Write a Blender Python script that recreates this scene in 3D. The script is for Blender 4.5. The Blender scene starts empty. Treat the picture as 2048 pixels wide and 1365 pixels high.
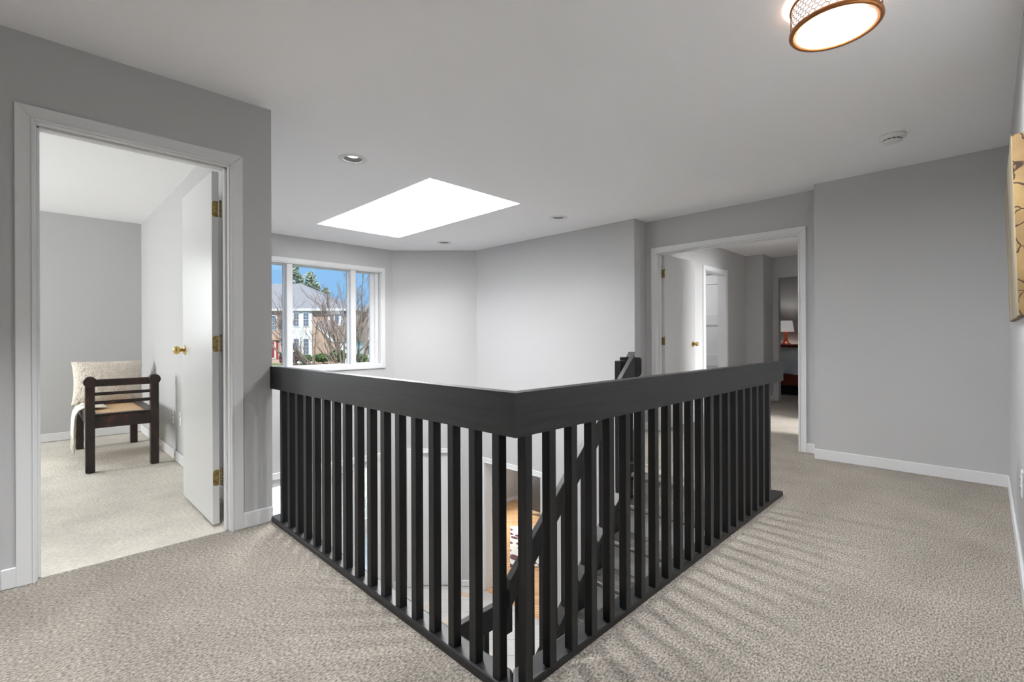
import bpy, bmesh, math, random
from mathutils import Vector, Matrix
random.seed(7)
SC = bpy.context.scene
COL = SC.collection
PI = math.pi

# ------------------------------------------------------------------ camera
TH = math.radians(44.895); FPX = 955.67; HORIZON = 677.12; ROLL = -0.0038; EYE = 1.07
FWD = Vector((math.cos(TH), math.sin(TH), 0)); RGT = Vector((math.sin(TH), -math.cos(TH), 0)); UPV = Vector((0, 0, 1))
cam_d = bpy.data.cameras.new('camera'); cam = bpy.data.objects.new('camera', cam_d); COL.objects.link(cam)
cam_d.sensor_width = 36; cam_d.lens = FPX / 2048 * 36
cam_d.shift_y = (HORIZON - 682.5) / 2048
cam_d.clip_start = 0.02; cam_d.clip_end = 500
cr = RGT * math.cos(ROLL) + UPV * math.sin(ROLL)
cu = UPV * math.cos(ROLL) - RGT * math.sin(ROLL)
m = Matrix.Identity(4)
for i in range(3):
    m[i][0] = cr[i]; m[i][1] = cu[i]; m[i][2] = -FWD[i]
m[2][3] = EYE
cam.matrix_world = m
SC.camera = cam

# ------------------------------------------------------------------ sky, sun, daylight, exposure
world = bpy.data.worlds.new('sky'); SC.world = world; world.use_nodes = True
bg = world.node_tree.nodes['Background']
bg.inputs[0].default_value = (0.30, 0.57, 0.93, 1); bg.inputs[1].default_value = 0.65
sun_d = bpy.data.lights.new('sun', 'SUN'); sun_d.energy = 2.6; sun_d.angle = 0.02; sun_d.color = (1, .96, .9)
sun = bpy.data.objects.new('sun', sun_d); COL.objects.link(sun)
sun.rotation_euler = Vector((.38, .75, -.62)).to_track_quat('-Z', 'Y').to_euler()

def area(name, loc, to, sx, sy, watts, col=(1, 1, 1), spread=PI):
    d = bpy.data.lights.new(name, 'AREA'); d.shape = 'RECTANGLE'; d.size = sx; d.size_y = sy
    d.energy = watts; d.color = col; d.spread = spread
    o = bpy.data.objects.new(name, d); COL.objects.link(o); o.location = loc
    o.rotation_euler = (Vector(to) - Vector(loc)).to_track_quat('-Z', 'Y').to_euler()
    return o
SKYL = (2.36, 3.46, 3.32, 5.58)      # skylight opening x0 x1 y0 y1
area('skylight_daylight', (2.91, 4.72, 3.08), (2.91, 4.72 - .575, 2.08), .45, 1.9, 130)   # lies under the pitched glazing
area('bedroom_window_daylight', (-1.2, 7.4, 1.6), (-1.2, 4.6, .0), 1.4, 1.3, 22, (1, .975, .94), 2.2)
area('bedroom_side_window_daylight', (-3.6, 5.9, 1.5), (0, 6.2, .6), 1.3, 1.3, 55, (1, .975, .94), 2.4)
area('living_window_daylight', (6.7, 8.3, -1.5), (6.7, 5, -2.4), 1.4, 1.3, 120)
area('study_window_daylight', (6.5, -2.1, 1.75), (6.5, 1.2, -.4), 1.1, 1.2, 150, (1, 1, 1), 2.0)
area('entry_daylight', (2.8, 7.7, -1.0), (2.8, 5, -1.8), 2.2, 2.2, 42)
SC.view_settings.view_transform = 'Standard'; SC.view_settings.look = 'None'
SC.view_settings.exposure = 0.64; SC.view_settings.gamma = 1; SC.view_settings.use_curve_mapping = False
SC.cycles.use_denoising = True
SC.cycles.max_bounces = 10; SC.cycles.diffuse_bounces = 7; SC.cycles.sample_clamp_indirect = 6

# ------------------------------------------------------------------ materials
def mat(name, col, rough=.6, metal=0, emit=None, estr=0, trans=0, spec=.5, bump=None, var=None, coat=0, alpha=1):
    """bump=(scale,strength,dist[,stretch]) var=(scale,amount,detail[,stretch])"""
    M = bpy.data.materials.new(name); M.use_nodes = True
    nt = M.node_tree; b = nt.nodes['Principled BSDF']
    b.inputs['Base Color'].default_value = (*col, 1); b.inputs['Roughness'].default_value = rough
    b.inputs['Metallic'].default_value = metal; b.inputs['Specular IOR Level'].default_value = spec
    b.inputs['Transmission Weight'].default_value = trans; b.inputs['Coat Weight'].default_value = coat
    if emit: b.inputs['Emission Color'].default_value = (*emit, 1); b.inputs['Emission Strength'].default_value = estr
    def coords(st):
        tc = nt.nodes.new('ShaderNodeTexCoord'); mp = nt.nodes.new('ShaderNodeMapping')
        geo = nt.nodes.new('ShaderNodeNewGeometry')
        nt.links.new(geo.outputs['Position'], mp.inputs[0]); mp.inputs['Scale'].default_value = st
        return mp
    if var:
        st = var[3] if len(var) > 3 else (1, 1, 1)
        mp = coords(st); n = nt.nodes.new('ShaderNodeTexNoise'); n.inputs['Scale'].default_value = var[0]; n.inputs['Detail'].default_value = var[2]
        nt.links.new(mp.outputs[0], n.inputs['Vector'])
        r = nt.nodes.new('ShaderNodeValToRGB'); a = var[1]
        r.color_ramp.elements[0].position = .3; r.color_ramp.elements[1].position = .7
        r.color_ramp.elements[0].color = (*[max(0, c * (1 - a)) for c in col], 1)
        r.color_ramp.elements[1].color = (*[min(1, c * (1 + a)) for c in col], 1)
        nt.links.new(n.outputs['Fac'], r.inputs[0]); nt.links.new(r.outputs[0], b.inputs['Base Color'])
    if bump:
        st = bump[3] if len(bump) > 3 else (1, 1, 1)
        mp = coords(st); n = nt.nodes.new('ShaderNodeTexNoise'); n.inputs['Scale'].default_value = bump[0]; n.inputs['Detail'].default_value = 3
        nt.links.new(mp.outputs[0], n.inputs['Vector'])
        bp = nt.nodes.new('ShaderNodeBump'); bp.inputs['Strength'].default_value = bump[1]; bp.inputs['Distance'].default_value = bump[2]
        nt.links.new(n.outputs['Fac'], bp.inputs['Height']); nt.links.new(bp.outputs[0], b.inputs['Normal'])
    return M

def carpet_mat(name, col, scale, rows, amt=.28, dist=.012, rot=0.0):
    M = mat(name, col, .97, spec=.1); nt = M.node_tree; b = nt.nodes['Principled BSDF']; L = nt.links
    g = nt.nodes.new('ShaderNodeNewGeometry')
    mp = nt.nodes.new('ShaderNodeMapping'); mp.inputs['Scale'].default_value = rows; mp.inputs['Rotation'].default_value = (0, 0, rot)
    L.new(g.outputs['Position'], mp.inputs[0])
    n1 = nt.nodes.new('ShaderNodeTexNoise'); n1.inputs['Scale'].default_value = scale; n1.inputs['Detail'].default_value = 4; n1.inputs['Roughness'].default_value = .65
    L.new(mp.outputs[0], n1.inputs['Vector'])
    n2 = nt.nodes.new('ShaderNodeTexNoise'); n2.inputs['Scale'].default_value = 3.2; n2.inputs['Detail'].default_value = 3
    L.new(g.outputs['Position'], n2.inputs['Vector'])
    n3 = nt.nodes.new('ShaderNodeTexVoronoi'); n3.inputs['Scale'].default_value = scale * .8
    L.new(mp.outputs[0], n3.inputs['Vector'])
    r = nt.nodes.new('ShaderNodeValToRGB'); e = r.color_ramp.elements
    e[0].position = .37; e[1].position = .63
    e[0].color = (*[c * (1 - amt) for c in col], 1); e[1].color = (*[min(1, c * (1 + amt * .42)) for c in col], 1)
    L.new(n1.outputs['Fac'], r.inputs[0])
    r2 = nt.nodes.new('ShaderNodeValToRGB'); r2.color_ramp.elements[0].position = .35; r2.color_ramp.elements[1].position = .65
    r2.color_ramp.elements[0].color = (.90, .90, .90, 1); r2.color_ramp.elements[1].color = (1.05, 1.05, 1.05, 1)
    L.new(n2.outputs['Fac'], r2.inputs[0])
    mx = nt.nodes.new('ShaderNodeMix'); mx.data_type = 'RGBA'; mx.blend_type = 'MULTIPLY'; mx.inputs[0].default_value = 1
    L.new(r.outputs[0], mx.inputs[6]); L.new(r2.outputs[0], mx.inputs[7]); L.new(mx.outputs[2], b.inputs['Base Color'])
    ad = nt.nodes.new('ShaderNodeMath'); ad.operation = 'SUBTRACT'
    L.new(n1.outputs['Fac'], ad.inputs[0])
    ml = nt.nodes.new('ShaderNodeMath'); ml.operation = 'MULTIPLY'; ml.inputs[1].default_value = .35; L.new(n3.outputs['Distance'], ml.inputs[0]); L.new(ml.outputs[0], ad.inputs[1])
    bp = nt.nodes.new('ShaderNodeBump'); bp.inputs['Strength'].default_value = 1; bp.inputs['Distance'].default_value = dist
    L.new(ad.outputs[0], bp.inputs['Height']); L.new(bp.outputs[0], b.inputs['Normal'])
    return M

def wood_mat(name, c0, c1, rough, stretch, scale=6, bump=.15, coat=0):
    M = mat(name, c0, rough, coat=coat); nt = M.node_tree; b = nt.nodes['Principled BSDF']; L = nt.links
    g = nt.nodes.new('ShaderNodeNewGeometry'); mp = nt.nodes.new('ShaderNodeMapping'); mp.inputs['Scale'].default_value = stretch
    L.new(g.outputs['Position'], mp.inputs[0])
    n = nt.nodes.new('ShaderNodeTexNoise'); n.inputs['Scale'].default_value = scale; n.inputs['Detail'].default_value = 6; n.inputs['Roughness'].default_value = .65
    L.new(mp.outputs[0], n.inputs['Vector'])
    r = nt.nodes.new('ShaderNodeValToRGB'); e = r.color_ramp.elements; e[0].position = .35; e[1].position = .68
    e[0].color = (*c0, 1); e[1].color = (*c1, 1); L.new(n.outputs['Fac'], r.inputs[0]); L.new(r.outputs[0], b.inputs['Base Color'])
    bp = nt.nodes.new('ShaderNodeBump'); bp.inputs['Strength'].default_value = bump; bp.inputs['Distance'].default_value = .002
    L.new(n.outputs['Fac'], bp.inputs['Height']); L.new(bp.outputs[0], b.inputs['Normal'])
    return M

M = {}
M['wall'] = mat('wall_paint', (.53, .53, .535), .85, bump=(260, .12, .002), spec=.25)
M['ceil'] = mat('ceiling_paint', (.93, .93, .945), .9, bump=(220, .08, .002), spec=.2)
M['trim'] = mat('white_trim', (.76, .765, .775), .35, spec=.4)
M['door'] = mat('white_door_gloss', (.70, .705, .71), .28, spec=.5, bump=(30, .03, .002, (1, 1, .1)))
M['shaft'] = mat('skylight_white', (.82, .82, .82), .8)
M['carpet'] = carpet_mat('carpet_hall', (.745, .672, .585), 135, (.6, 1.2, 1), .62, .022)
M['carpet_bed'] = carpet_mat('carpet_bedroom', (.75, .705, .63), 60, (1, 1, 1), .12, .006)
M['black'] = wood_mat('black_painted_wood', (.004, .004, .0043), (.010, .010, .0106), .38, (1, 1, .12), 40, .25)
M['blackrail'] = wood_mat('black_rail_paint', (.010, .010, .0105), (.022, .022, .023), .42, (.5, .5, 8), 9, .18)
M['tread'] = wood_mat('dark_stained_tread', (.035, .034, .034), (.24, .235, .225), .30, (14, 1.2, 8), 7, .3)
M['brass'] = mat('brass', (.70, .50, .18), .22, 1)
M['oldbrass'] = mat('aged_brass', (.34, .25, .10), .42, 1, var=(60, .5, 3))
M['steel'] = mat('dark_steel', (.18, .17, .16), .4, .8)
M['chrome'] = mat('satin_nickel', (.62, .6, .58), .25, 1)
M['plate'] = mat('white_plastic', (.78, .78, .78), .35)
M['hole'] = mat('dark_slot', (.02, .02, .02), .6)

# ------------------------------------------------------------------ mesh helpers
ORG = {}
class Fr:
    """wall frame: u along the wall, t out of the wall towards the viewer, z up"""
    def __init__(s, o, ux, n): s.o = Vector((*o, 0)); s.ux = Vector((*ux, 0)).normalized(); s.n = Vector((*n, 0)).normalized()
    def p(s, u, t, z): return s.o + s.ux * u + s.n * t + Vector((0, 0, z))
def FY(y): return Fr((0, y), (1, 0), (0, -1))
def FX(x): return Fr((x, 0), (0, 1), (-1, 0))

class MB:
    def __init__(s): s.v = []; s.f = []; s.sm = []
    def add(s, vs, fs, smooth=False):
        o = len(s.v); s.v += [Vector(x) for x in vs]; s.f += [tuple(i + o for i in f) for f in fs]; s.sm += [smooth] * len(fs); return s
    def hexa(s, c):
        return s.add(c, [(0, 3, 2, 1), (4, 5, 6, 7), (0, 1, 5, 4), (1, 2, 6, 5), (2, 3, 7, 6), (3, 0, 4, 7)])
    def box(s, x0, x1, y0, y1, z0, z1):
        return s.hexa([(x0, y0, z0), (x1, y0, z0), (x1, y1, z0), (x0, y1, z0), (x0, y0, z1), (x1, y0, z1), (x1, y1, z1), (x0, y1, z1)])
    def fbox(s, F, u0, u1, t0, t1, z0, z1):
        return s.hexa([F.p(u0, t0, z0), F.p(u1, t0, z0), F.p(u1, t1, z0), F.p(u0, t1, z0), F.p(u0, t0, z1), F.p(u1, t0, z1), F.p(u1, t1, z1), F.p(u0, t1, z1)])
    def poly(s, pts, off):
        """extrude a closed 3D polygon by vector off"""
        n = len(pts); off = Vector(off); a = [Vector(p) for p in pts]; b = [p + off for p in a]
        return s.add(a + b, [tuple(range(n))[::-1], tuple(range(n, 2 * n))] + [(i, (i + 1) % n, n + (i + 1) % n, n + i) for i in range(n)])
    def fpoly(s, F, uz, t0, t1):
        return s.poly([F.p(u, t0, z) for u, z in uz], F.n * (t1 - t0))
    def prism(s, xy, z0, z1): return s.poly([(x, y, z0) for x, y in xy], (0, 0, z1 - z0))
    def cyl(s, p0, p1, r0, r1=None, n=16, caps=True):
        p0 = Vector(p0); p1 = Vector(p1); r1 = r0 if r1 is None else r1
        d = (p1 - p0).normalized(); a = d.orthogonal().normalized(); b = d.cross(a)
        ring = lambda p, r: [p + (a * math.cos(2 * PI * i / n) + b * math.sin(2 * PI * i / n)) * r for i in range(n)]
        s.add(ring(p0, r0) + ring(p1, r1), [(i, (i + 1) % n, n + (i + 1) % n, n + i) for i in range(n)], True)
        if caps:
            if r0 > 1e-5: s.add(ring(p0, r0), [tuple(range(n))[::-1]])
            if r1 > 1e-5: s.add(ring(p1, r1), [tuple(range(n))])
        return s
    def lathe(s, prof, c=(0, 0, 0), axis='Z', n=24):
        """prof: (radius, height) list"""
        c = Vector(c); ax = Vector(axis) if not isinstance(axis, str) else {'X': Vector((1, 0, 0)), 'Y': Vector((0, 1, 0)), 'Z': Vector((0, 0, 1))}[axis]
        ax = ax.normalized(); a = ax.orthogonal().normalized(); b = ax.cross(a); vs = []
        for r, h in prof:
            for i in range(n): vs.append(c + ax * h + (a * math.cos(2 * PI * i / n) + b * math.sin(2 * PI * i / n)) * r)
        fs = [(k * n + i, k * n + (i + 1) % n, (k + 1) * n + (i + 1) % n, (k + 1) * n + i) for k in range(len(prof) - 1) for i in range(n)]
        return s.add(vs, fs, True)
    def tube(s, pts, rad, n=6):
        pts = [Vector(p) for p in pts]; vs = []
        rr = rad if isinstance(rad, (list, tuple)) else [rad] * len(pts)
        a = None
        for k, p in enumerate(pts):
            d = (pts[min(k + 1, len(pts) - 1)] - pts[max(k - 1, 0)]).normalized()
            a = d.orthogonal().normalized() if a is None else (a - d * a.dot(d)).normalized()
            b = d.cross(a)
            for i in range(n): vs.append(p + (a * math.cos(2 * PI * i / n) + b * math.sin(2 * PI * i / n)) * rr[k])
        fs = [(k * n + i, k * n + (i + 1) % n, (k + 1) * n + (i + 1) % n, (k + 1) * n + i) for k in range(len(pts) - 1) for i in range(n)]
        s.add(vs, fs, True)
        return s
    def grid(s, fn, nu, nv, smooth=True, wrap=False):
        vs = [fn(i / nu, j / nv) for j in range(nv + 1) for i in range(nu + (0 if wrap else 1))]
        w = nu if wrap else nu + 1
        fs = [(j * w + i, j * w + (i + 1) % w, (j + 1) * w + (i + 1) % w, (j + 1) * w + i) for j in range(nv) for i in range(nu)]
        return s.add(vs, fs, smooth)
    def panel(s, F, u0, u1, z0, z1, th, holes=()):
        us = sorted({u0, u1, *[h[0] for h in holes], *[h[1] for h in holes]}); zs = sorted({z0, z1, *[h[2] for h in holes], *[h[3] for h in holes]})
        us = [u for u in us if u0 <= u <= u1]; zs = [z for z in zs if z0 <= z <= z1]
        def solid(i, j):
            if not (0 <= i < len(us) - 1 and 0 <= j < len(zs) - 1): return False
            cu, cz = (us[i] + us[i + 1]) / 2, (zs[j] + zs[j + 1]) / 2
            return not any(h[0] < cu < h[1] and h[2] < cz < h[3] for h in holes)
        for i in range(len(us) - 1):
            for j in range(len(zs) - 1):
                if not solid(i, j): continue
                a, b, c, d = us[i], us[i + 1], zs[j], zs[j + 1]
                P = F.p
                s.add([P(a, 0, c), P(b, 0, c), P(b, 0, d), P(a, 0, d)], [(0, 1, 2, 3)])
                s.add([P(a, -th, c), P(b, -th, c), P(b, -th, d), P(a, -th, d)], [(3, 2, 1, 0)])
                if not solid(i - 1, j): s.add([P(a, 0, c), P(a, 0, d), P(a, -th, d), P(a, -th, c)], [(0, 1, 2, 3)])
                if not solid(i + 1, j): s.add([P(b, 0, c), P(b, -th, c), P(b, -th, d), P(b, 0, d)], [(0, 1, 2, 3)])
                if not solid(i, j - 1): s.add([P(a, 0, c), P(a, -th, c), P(b, -th, c), P(b, 0, c)], [(0, 1, 2, 3)])
                if not solid(i, j + 1): s.add([P(a, 0, d), P(b, 0, d), P(b, -th, d), P(a, -th, d)], [(0, 1, 2, 3)])
        return s
    def build(s, name, material, parent=None, bevel=0, seg=1, weld=True, label=None):
        lo = Vector([min(v[i] for v in s.v) for i in range(3)]); hi = Vector([max(v[i] for v in s.v) for i in range(3)])
        org = Vector(((lo.x + hi.x) / 2, (lo.y + hi.y) / 2, lo.z))
        me = bpy.data.meshes.new(name); me.from_pydata([v - org for v in s.v], [], s.f)
        me.polygons.foreach_set('use_smooth', s.sm)
        bm = bmesh.new(); bm.from_mesh(me)
        if weld: bmesh.ops.remove_doubles(bm, verts=bm.verts, dist=1e-5)
        bmesh.ops.recalc_face_normals(bm, faces=bm.faces)
        bm.to_mesh(me); bm.free()
        me.materials.append(M[material] if isinstance(material, str) else material)
        o = bpy.data.objects.new(name, me); COL.objects.link(o)
        if parent is not None:
            o.parent = parent; o.location = org - ORG[parent]
        else: o.location = org
        ORG[o] = org
        if bevel:
            md = o.modifiers.new('bevel', 'BEVEL'); md.width = bevel; md.segments = seg; md.limit_method = 'ANGLE'; md.angle_limit = .6
        if label: o['label'] = label
        return o

def tag(o, label, cat, group=None, kind=None):
    o['label'] = label; o['category'] = cat
    if group: o['group'] = group
    if kind: o['kind'] = kind
    return o
def thing(name, loc, label, cat, group=None, kind=None):
    o = bpy.data.objects.new(name, None); o.empty_display_size = .1; COL.objects.link(o); o.location = loc; ORG[o] = Vector(loc)
    return tag(o, label, cat, group, kind)
def struct(mb, name, material, label, cat, **k):
    return tag(mb.build(name, material, **k), label, cat, kind='structure')
def clone(o, loc, parent):
    c = o.copy(); COL.objects.link(c); c.parent = parent; c.location = Vector(loc) - ORG[parent]; ORG[c] = Vector(loc)
    return c

H = 2.42; LOW = -2.72
# ------------------------------------------------------------------ floors
f = MB().prism([(-2.5, -.12), (5.1, -.12), (5.1, 2.83), (4.82, 2.9), (3.47, 2.07), (3.36, 2.05), (3.36, 1.05), (1.05, 1.05), (1.05, 3.02), (-2.5, 3.02)], -.3, 0)
struct(f, 'floor', 'carpet', 'beige loop carpet of the upper hall around the black railing', 'carpet')
f = MB().box(-3.2, .93, 3.028, 7.05, -.3, -.004)
struct(f, 'floor_bedroom', 'carpet_bed', 'smooth cream carpet in the room beyond the left doorway', 'carpet')
f = MB().box(5.1, 12.2, .2, 4.6, -.3, 0); f.box(5.6, 7.6, -2.4, .2, -.3, 0)
struct(f, 'floor_hallway', 'carpet', 'beige carpet of the hallway beyond the double doorway', 'carpet')

# ------------------------------------------------------------------ ceiling
DL = [(1.70, 3.37), (4.165, 3.41), (4.10, 5.415), (.10, 1.70), (-1.40, 1.70)]
holes = [(SKYL[0], SKYL[1], SKYL[2], SKYL[3])] + [(x - .0705, x + .0705, y - .0705, y + .0705) for x, y in DL] + [(-2.7, .9, 3.11, 6.7)]
class FC:                                     # horizontal frame: u=x, z=y, t downwards
    def p(s, u, t, z): return Vector((u, z, H - t))
c = MB(); c.panel(FC(), -2.7, 5.2, -.3, 6.7, .2, holes)
struct(c, 'ceiling', 'ceil', 'white painted ceiling over the hall and foyer with a skylight opening', 'ceiling')
struct(MB().box(-3.3, .9, 3.11, 7.2, H + .001, H + .15), 'ceiling_bedroom', 'ceil', 'white ceiling of the room beyond the left doorway', 'ceiling')
struct(MB().box(5.2, 9.0, -2.5, 5.2, H, H + .15), 'ceiling_hallway', 'ceil', 'ceiling of the hallway beyond the double doorway', 'ceiling')

# ------------------------------------------------------------------ walls
W = lambda mb, n, l: struct(mb, n, 'wall', l, 'wall')
LW = 2.99
D1 = (.014, .772, 2.035)                      # left doorway u0 u1 top
W(MB().panel(FY(LW), -2.6, .996, 0, H, .12, [(D1[0] - .02, D1[1] + .02, 0, D1[2] + .02), (-1.0, -.15, 0, D1[2] + .02)]), 'wall_left', 'grey wall around the open white door on the left')
W(MB().box(.9, .996, 3.11, 7.15, LOW, H), 'wall_foyer_left', 'grey wall between the left room and the foyer')
W(MB().panel(FY(7.0), -3.3, .9, -.3, H, .15, [(-1.95, -.45, .7, 2.1)]), 'wall_bedroom_front', 'pale wall behind the carved bench')
W(MB().panel(Fr((-3.2, 0), (0, 1), (1, 0)), 3.11, 7.15, -.3, H, .15, [(5.2, 6.6, .7, 2.1)]), 'wall_bedroom_side', 'outer side wall of the left room')
WIN = (1.94, 3.69, .69, 2.07)                 # foyer window opening
ENT = (1.98, 3.60, LOW, -.72)
W(MB().panel(FY(6.44), .96, 3.93, LOW, H, .17, [WIN, ENT]), 'wall_front', 'front foyer wall holding the three-light window')
P1 = Vector((3.885, 6.44)); P2 = Vector((4.805, 5.55)); dd = (P2 - P1); DLEN = dd.length
FD = Fr(P1, dd, (-dd.y * -1 if False else dd.y, -dd.x))
W(MB().panel(FD, -.02, DLEN + .02, LOW, H, .1, [(.26, .99, LOW, LOW + 2.06)]), 'wall_diagonal', 'narrow angled wall beside the window with a white closet door below')
OP = (4.25, 5.36, LOW, -.80)
W(MB().panel(FX(4.805), 2.83, 5.56, LOW, H, .13, [(OP[0] - .02, OP[1] + .02, LOW, OP[3] + .02)]), 'wall_stair', 'tall pale wall beside the staircase')
W(MB().box(4.936, 5.2, 2.8301, 2.95, LOW, H), 'wall_return', 'narrow wall return next to the double doorway')
D2 = (1.26, 2.69, 2.035)
W(MB().panel(FX(5.064), 1.08, 2.84, 0, H, .12, [(D2[0] - .02, D2[1] + .02, 0, D2[2] + .02)]), 'wall_double_door', 'grey wall around the wide double doorway')
W(MB().box(4.868, 5.2, -.25, 1.085, -.3, H), 'wall_right_end', 'plain grey wall right of the double doorway')
W(MB().box(-2.6, 5.2, -.25, -.108, -.3, H), 'wall_right', 'grey side wall carrying the canvas picture')
W(MB().box(-2.7, -2.5, -.25, 3.1, -.3, H), 'wall_back', 'wall closing the hall behind the viewpoint')
W(MB().box(.9, 1.04, .9, 3.11, LOW, -.3), 'wall_lower_left', 'lower foyer wall under the upper hall')
W(MB().box(.9, 4.9, .92, 1.045, LOW, -.02), 'wall_lower_stair', 'wall below the railing along the stairs')
# hallway beyond
W(MB().panel(FY(2.85), 5.18, 8.38, 0, H, .12, [(6.72, 7.52, 0, 2.05)]), 'wall_hallway_left', 'dim hallway wall with a white cased opening')
W(MB().box(8.36, 8.5, 2.58, 5.2, 0, H), 'wall_hallway_jog', 'narrow hallway wall jutting out before the far bedroom')
W(MB().box(8.49, 9.0, 2.58, 2.7, 0, H), 'wall_hallway_recess', 'recessed hallway wall next to the far bedroom door')
W(MB().panel(FX(8.87), .2, 2.6, 0, H, .12, [(1.62, 2.50, 0, 2.07)]), 'wall_far_bedroom', 'end wall of the hallway with the far bedroom opening')
W(MB().panel(FY(.9), 5.18, 8.9, 0, H, .0001 + .1, [(6.05, 6.95, 0, 2.03)]), 'wall_hallway_right', 'right wall of the hallway with a side opening')
W(MB().box(5.5, 5.6, -2.4, .8, 0, H), 'wall_study_left', 'side wall of the study off the hallway')
W(MB().box(7.6, 7.7, -2.4, .8, 0, H), 'wall_study_right', 'other side wall of the study off the hallway')
W(MB().panel(FY(-1.75), 5.5, 7.7, 0, H, .1, [(5.95, 7.05, .9, 2.1)]), 'wall_study_back', 'study wall with a window facing away')
W(MB().box(6.3, 6.4, 2.97, 5.2, 0, H), 'wall_closet_left', 'left wall of the linen closet')
W(MB().box(6.3, 8.5, 5.1, 5.2, 0, H), 'wall_closet_back', 'back wall of the linen closet')
# far bedroom with vaulted ceiling
W(MB().box(12.0, 12.15, .2, 4.7, -.3, 3.6), 'wall_bedroom_end', 'far bedroom wall behind the table lamp')
W(MB().box(8.99, 12.1, 4.5, 4.65, -.3, 3.6), 'wall_bedroom_left', 'left wall of the far bedroom')
W(MB().box(8.99, 12.1, .1, .22, -.3, 3.6), 'wall_bedroom_right', 'right wall of the far bedroom')
W(MB().box(8.9, 9.0, .2, 4.6, H, 3.6), 'wall_bedroom_upper', 'upper wall of the far bedroom over the hallway opening')
struct(MB().poly([(8.9, .1, 2.42), (8.9, 4.6, 3.3), (8.9, 4.6, 3.42), (8.9, .1, 2.54)], (3.25, 0, 0)), 'ceiling_far_bedroom', 'ceil', 'sloping white ceiling of the far bedroom', 'ceiling')

# ------------------------------------------------------------------ baseboards
def base(name, F, u0, u1, z=0.0, h=.088, label=''):
    mb = MB().fpoly(F, [(u0, z), (u1, z), (u1, z + h), (u0, z + h)], 0, .013)
    return struct(mb, name, 'trim', label, 'baseboard', bevel=.004)
base('baseboard_left', FY(LW), D1[1] + .063, .996, label='white baseboard between the left door casing and the wall corner')
base('baseboard_left_edge', FY(LW), -.10, D1[0] - .063, label='short white baseboard left of the left door casing')
base('baseboard_bedroom_front', FY(7.0), -3.2, .9, label='white baseboard behind the carved bench')
base('baseboard_bedroom_right', FX(.9), 3.12, 7.0, label='white baseboard along the wall right of the bench')
base('baseboard_right_end', FX(4.868), -.108, 1.085, label='white baseboard along the plain grey right wall')
base('baseboard_niche', FX(5.064), 1.085, D2[0] - .063, label='short white baseboard right of the double doorway')
base('baseboard_niche_left', FX(5.064), D2[1] + .063, 2.83, label='short white baseboard left of the double doorway')
base('baseboard_return', FY(2.83), 4.805, 5.06, label='white baseboard on the narrow wall return')
base('baseboard_right', Fr((0, -.108), (1, 0), (0, 1)), -2.5, 4.868, label='white baseboard under the canvas picture')
base('baseboard_hallway', FY(2.58), 8.36, 8.87, label='white baseboard at the recessed hallway wall')
base('baseboard_hallway_jog', FX(8.36), 2.58, 2.85, label='white baseboard at the jutting hallway wall')
base('baseboard_foyer_diagonal_left', FD, 0, .22, LOW, label='white foyer baseboard left of the closet door')
base('baseboard_foyer_diagonal_right', FD, 1.03, DLEN, LOW, label='white foyer baseboard right of the closet door')
base('baseboard_foyer_stair', FX(4.805), 2.1, OP[0] - .07, LOW, label='white foyer baseboard along the tall stair wall')

# ------------------------------------------------------------------ door casings
def casing(name, F, u0, u1, z0, top, depth, label, w=.062, back=True, stop=True):
    root = thing(name, F.p((u0 + u1) / 2, 0, z0), label, 'door frame', kind='structure')
    r = .006
    a0, a1, tz = u0 - r, u1 + r, top + r
    MB().fpoly(F, [(a0 - w, z0), (a0, z0), (a0, tz), (a0 - w, tz + w)], 0, .016).build('casing_side', 'trim', root, .003)
    MB().fpoly(F, [(a1, z0), (a1 + w, z0), (a1 + w, tz + w), (a1, tz)], 0, .016).build('casing_side', 'trim', root, .003)
    MB().fpoly(F, [(a0 - w, tz + w), (a0, tz), (a1, tz), (a1 + w, tz + w)], 0, .016).build('casing_head', 'trim', root, .003)
    bd_ = .011
    MB().fpoly(F, [(a0 - bd_, z0), (a0, z0), (a0, tz), (a0 - bd_, tz + bd_)], .016, .022).build('casing_bead', 'trim', root, .002)
    MB().fpoly(F, [(a1, z0), (a1 + bd_, z0), (a1 + bd_, tz + bd_), (a1, tz)], .016, .022).build('casing_bead', 'trim', root, .002)
    MB().fpoly(F, [(a0 - bd_, tz + bd_), (a0, tz), (a1, tz), (a1 + bd_, tz + bd_)], .016, .022).build('casing_bead', 'trim', root, .002)
    j = .02
    MB().fbox(F, u0 - j, u0, -depth, .004, z0, top + j).build('jamb', 'trim', root, .002)
    MB().fbox(F, u1, u1 + j, -depth, .004, z0, top + j).build('jamb', 'trim', root, .002)
    MB().fbox(F, u0, u1, -depth, .004, top, top + j).build('jamb_head', 'trim', root, .002)
    if stop:
        s0, s1 = -depth * .62, -depth * .30
        MB().fbox(F, u0, u0 + .011, s0, s1, z0, top).build('door_stop', 'trim', root, .002)
        MB().fbox(F, u1 - .011, u1, s0, s1, z0, top).build('door_stop', 'trim', root, .002)
        MB().fbox(F, u0, u1, s0, s1, top - .011, top).build('door_stop', 'trim', root, .002)
    return root
casing('trim_1', FY(LW), D1[0], D1[1], 0, D1[2], .12, 'white frame of the open doorway on the left')
casing('trim_2', FX(5.064), D2[0], D2[1], 0, D2[2], .12, 'wide white frame of the double doorway')
casing('trim_3', FY(2.85), 6.74, 7.50, 0, 2.03, .12, 'white frame of the linen closet opening in the dim hallway', stop=False)
casing('trim_4', FD, .28, .97, LOW, LOW + 2.04, .1, 'white frame of the closet door on the angled foyer wall')
casing('trim_5', FX(4.805), OP[0], OP[1], LOW, OP[3], .13, 'white cased opening from the foyer to the living room', w=.07, stop=False)
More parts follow.
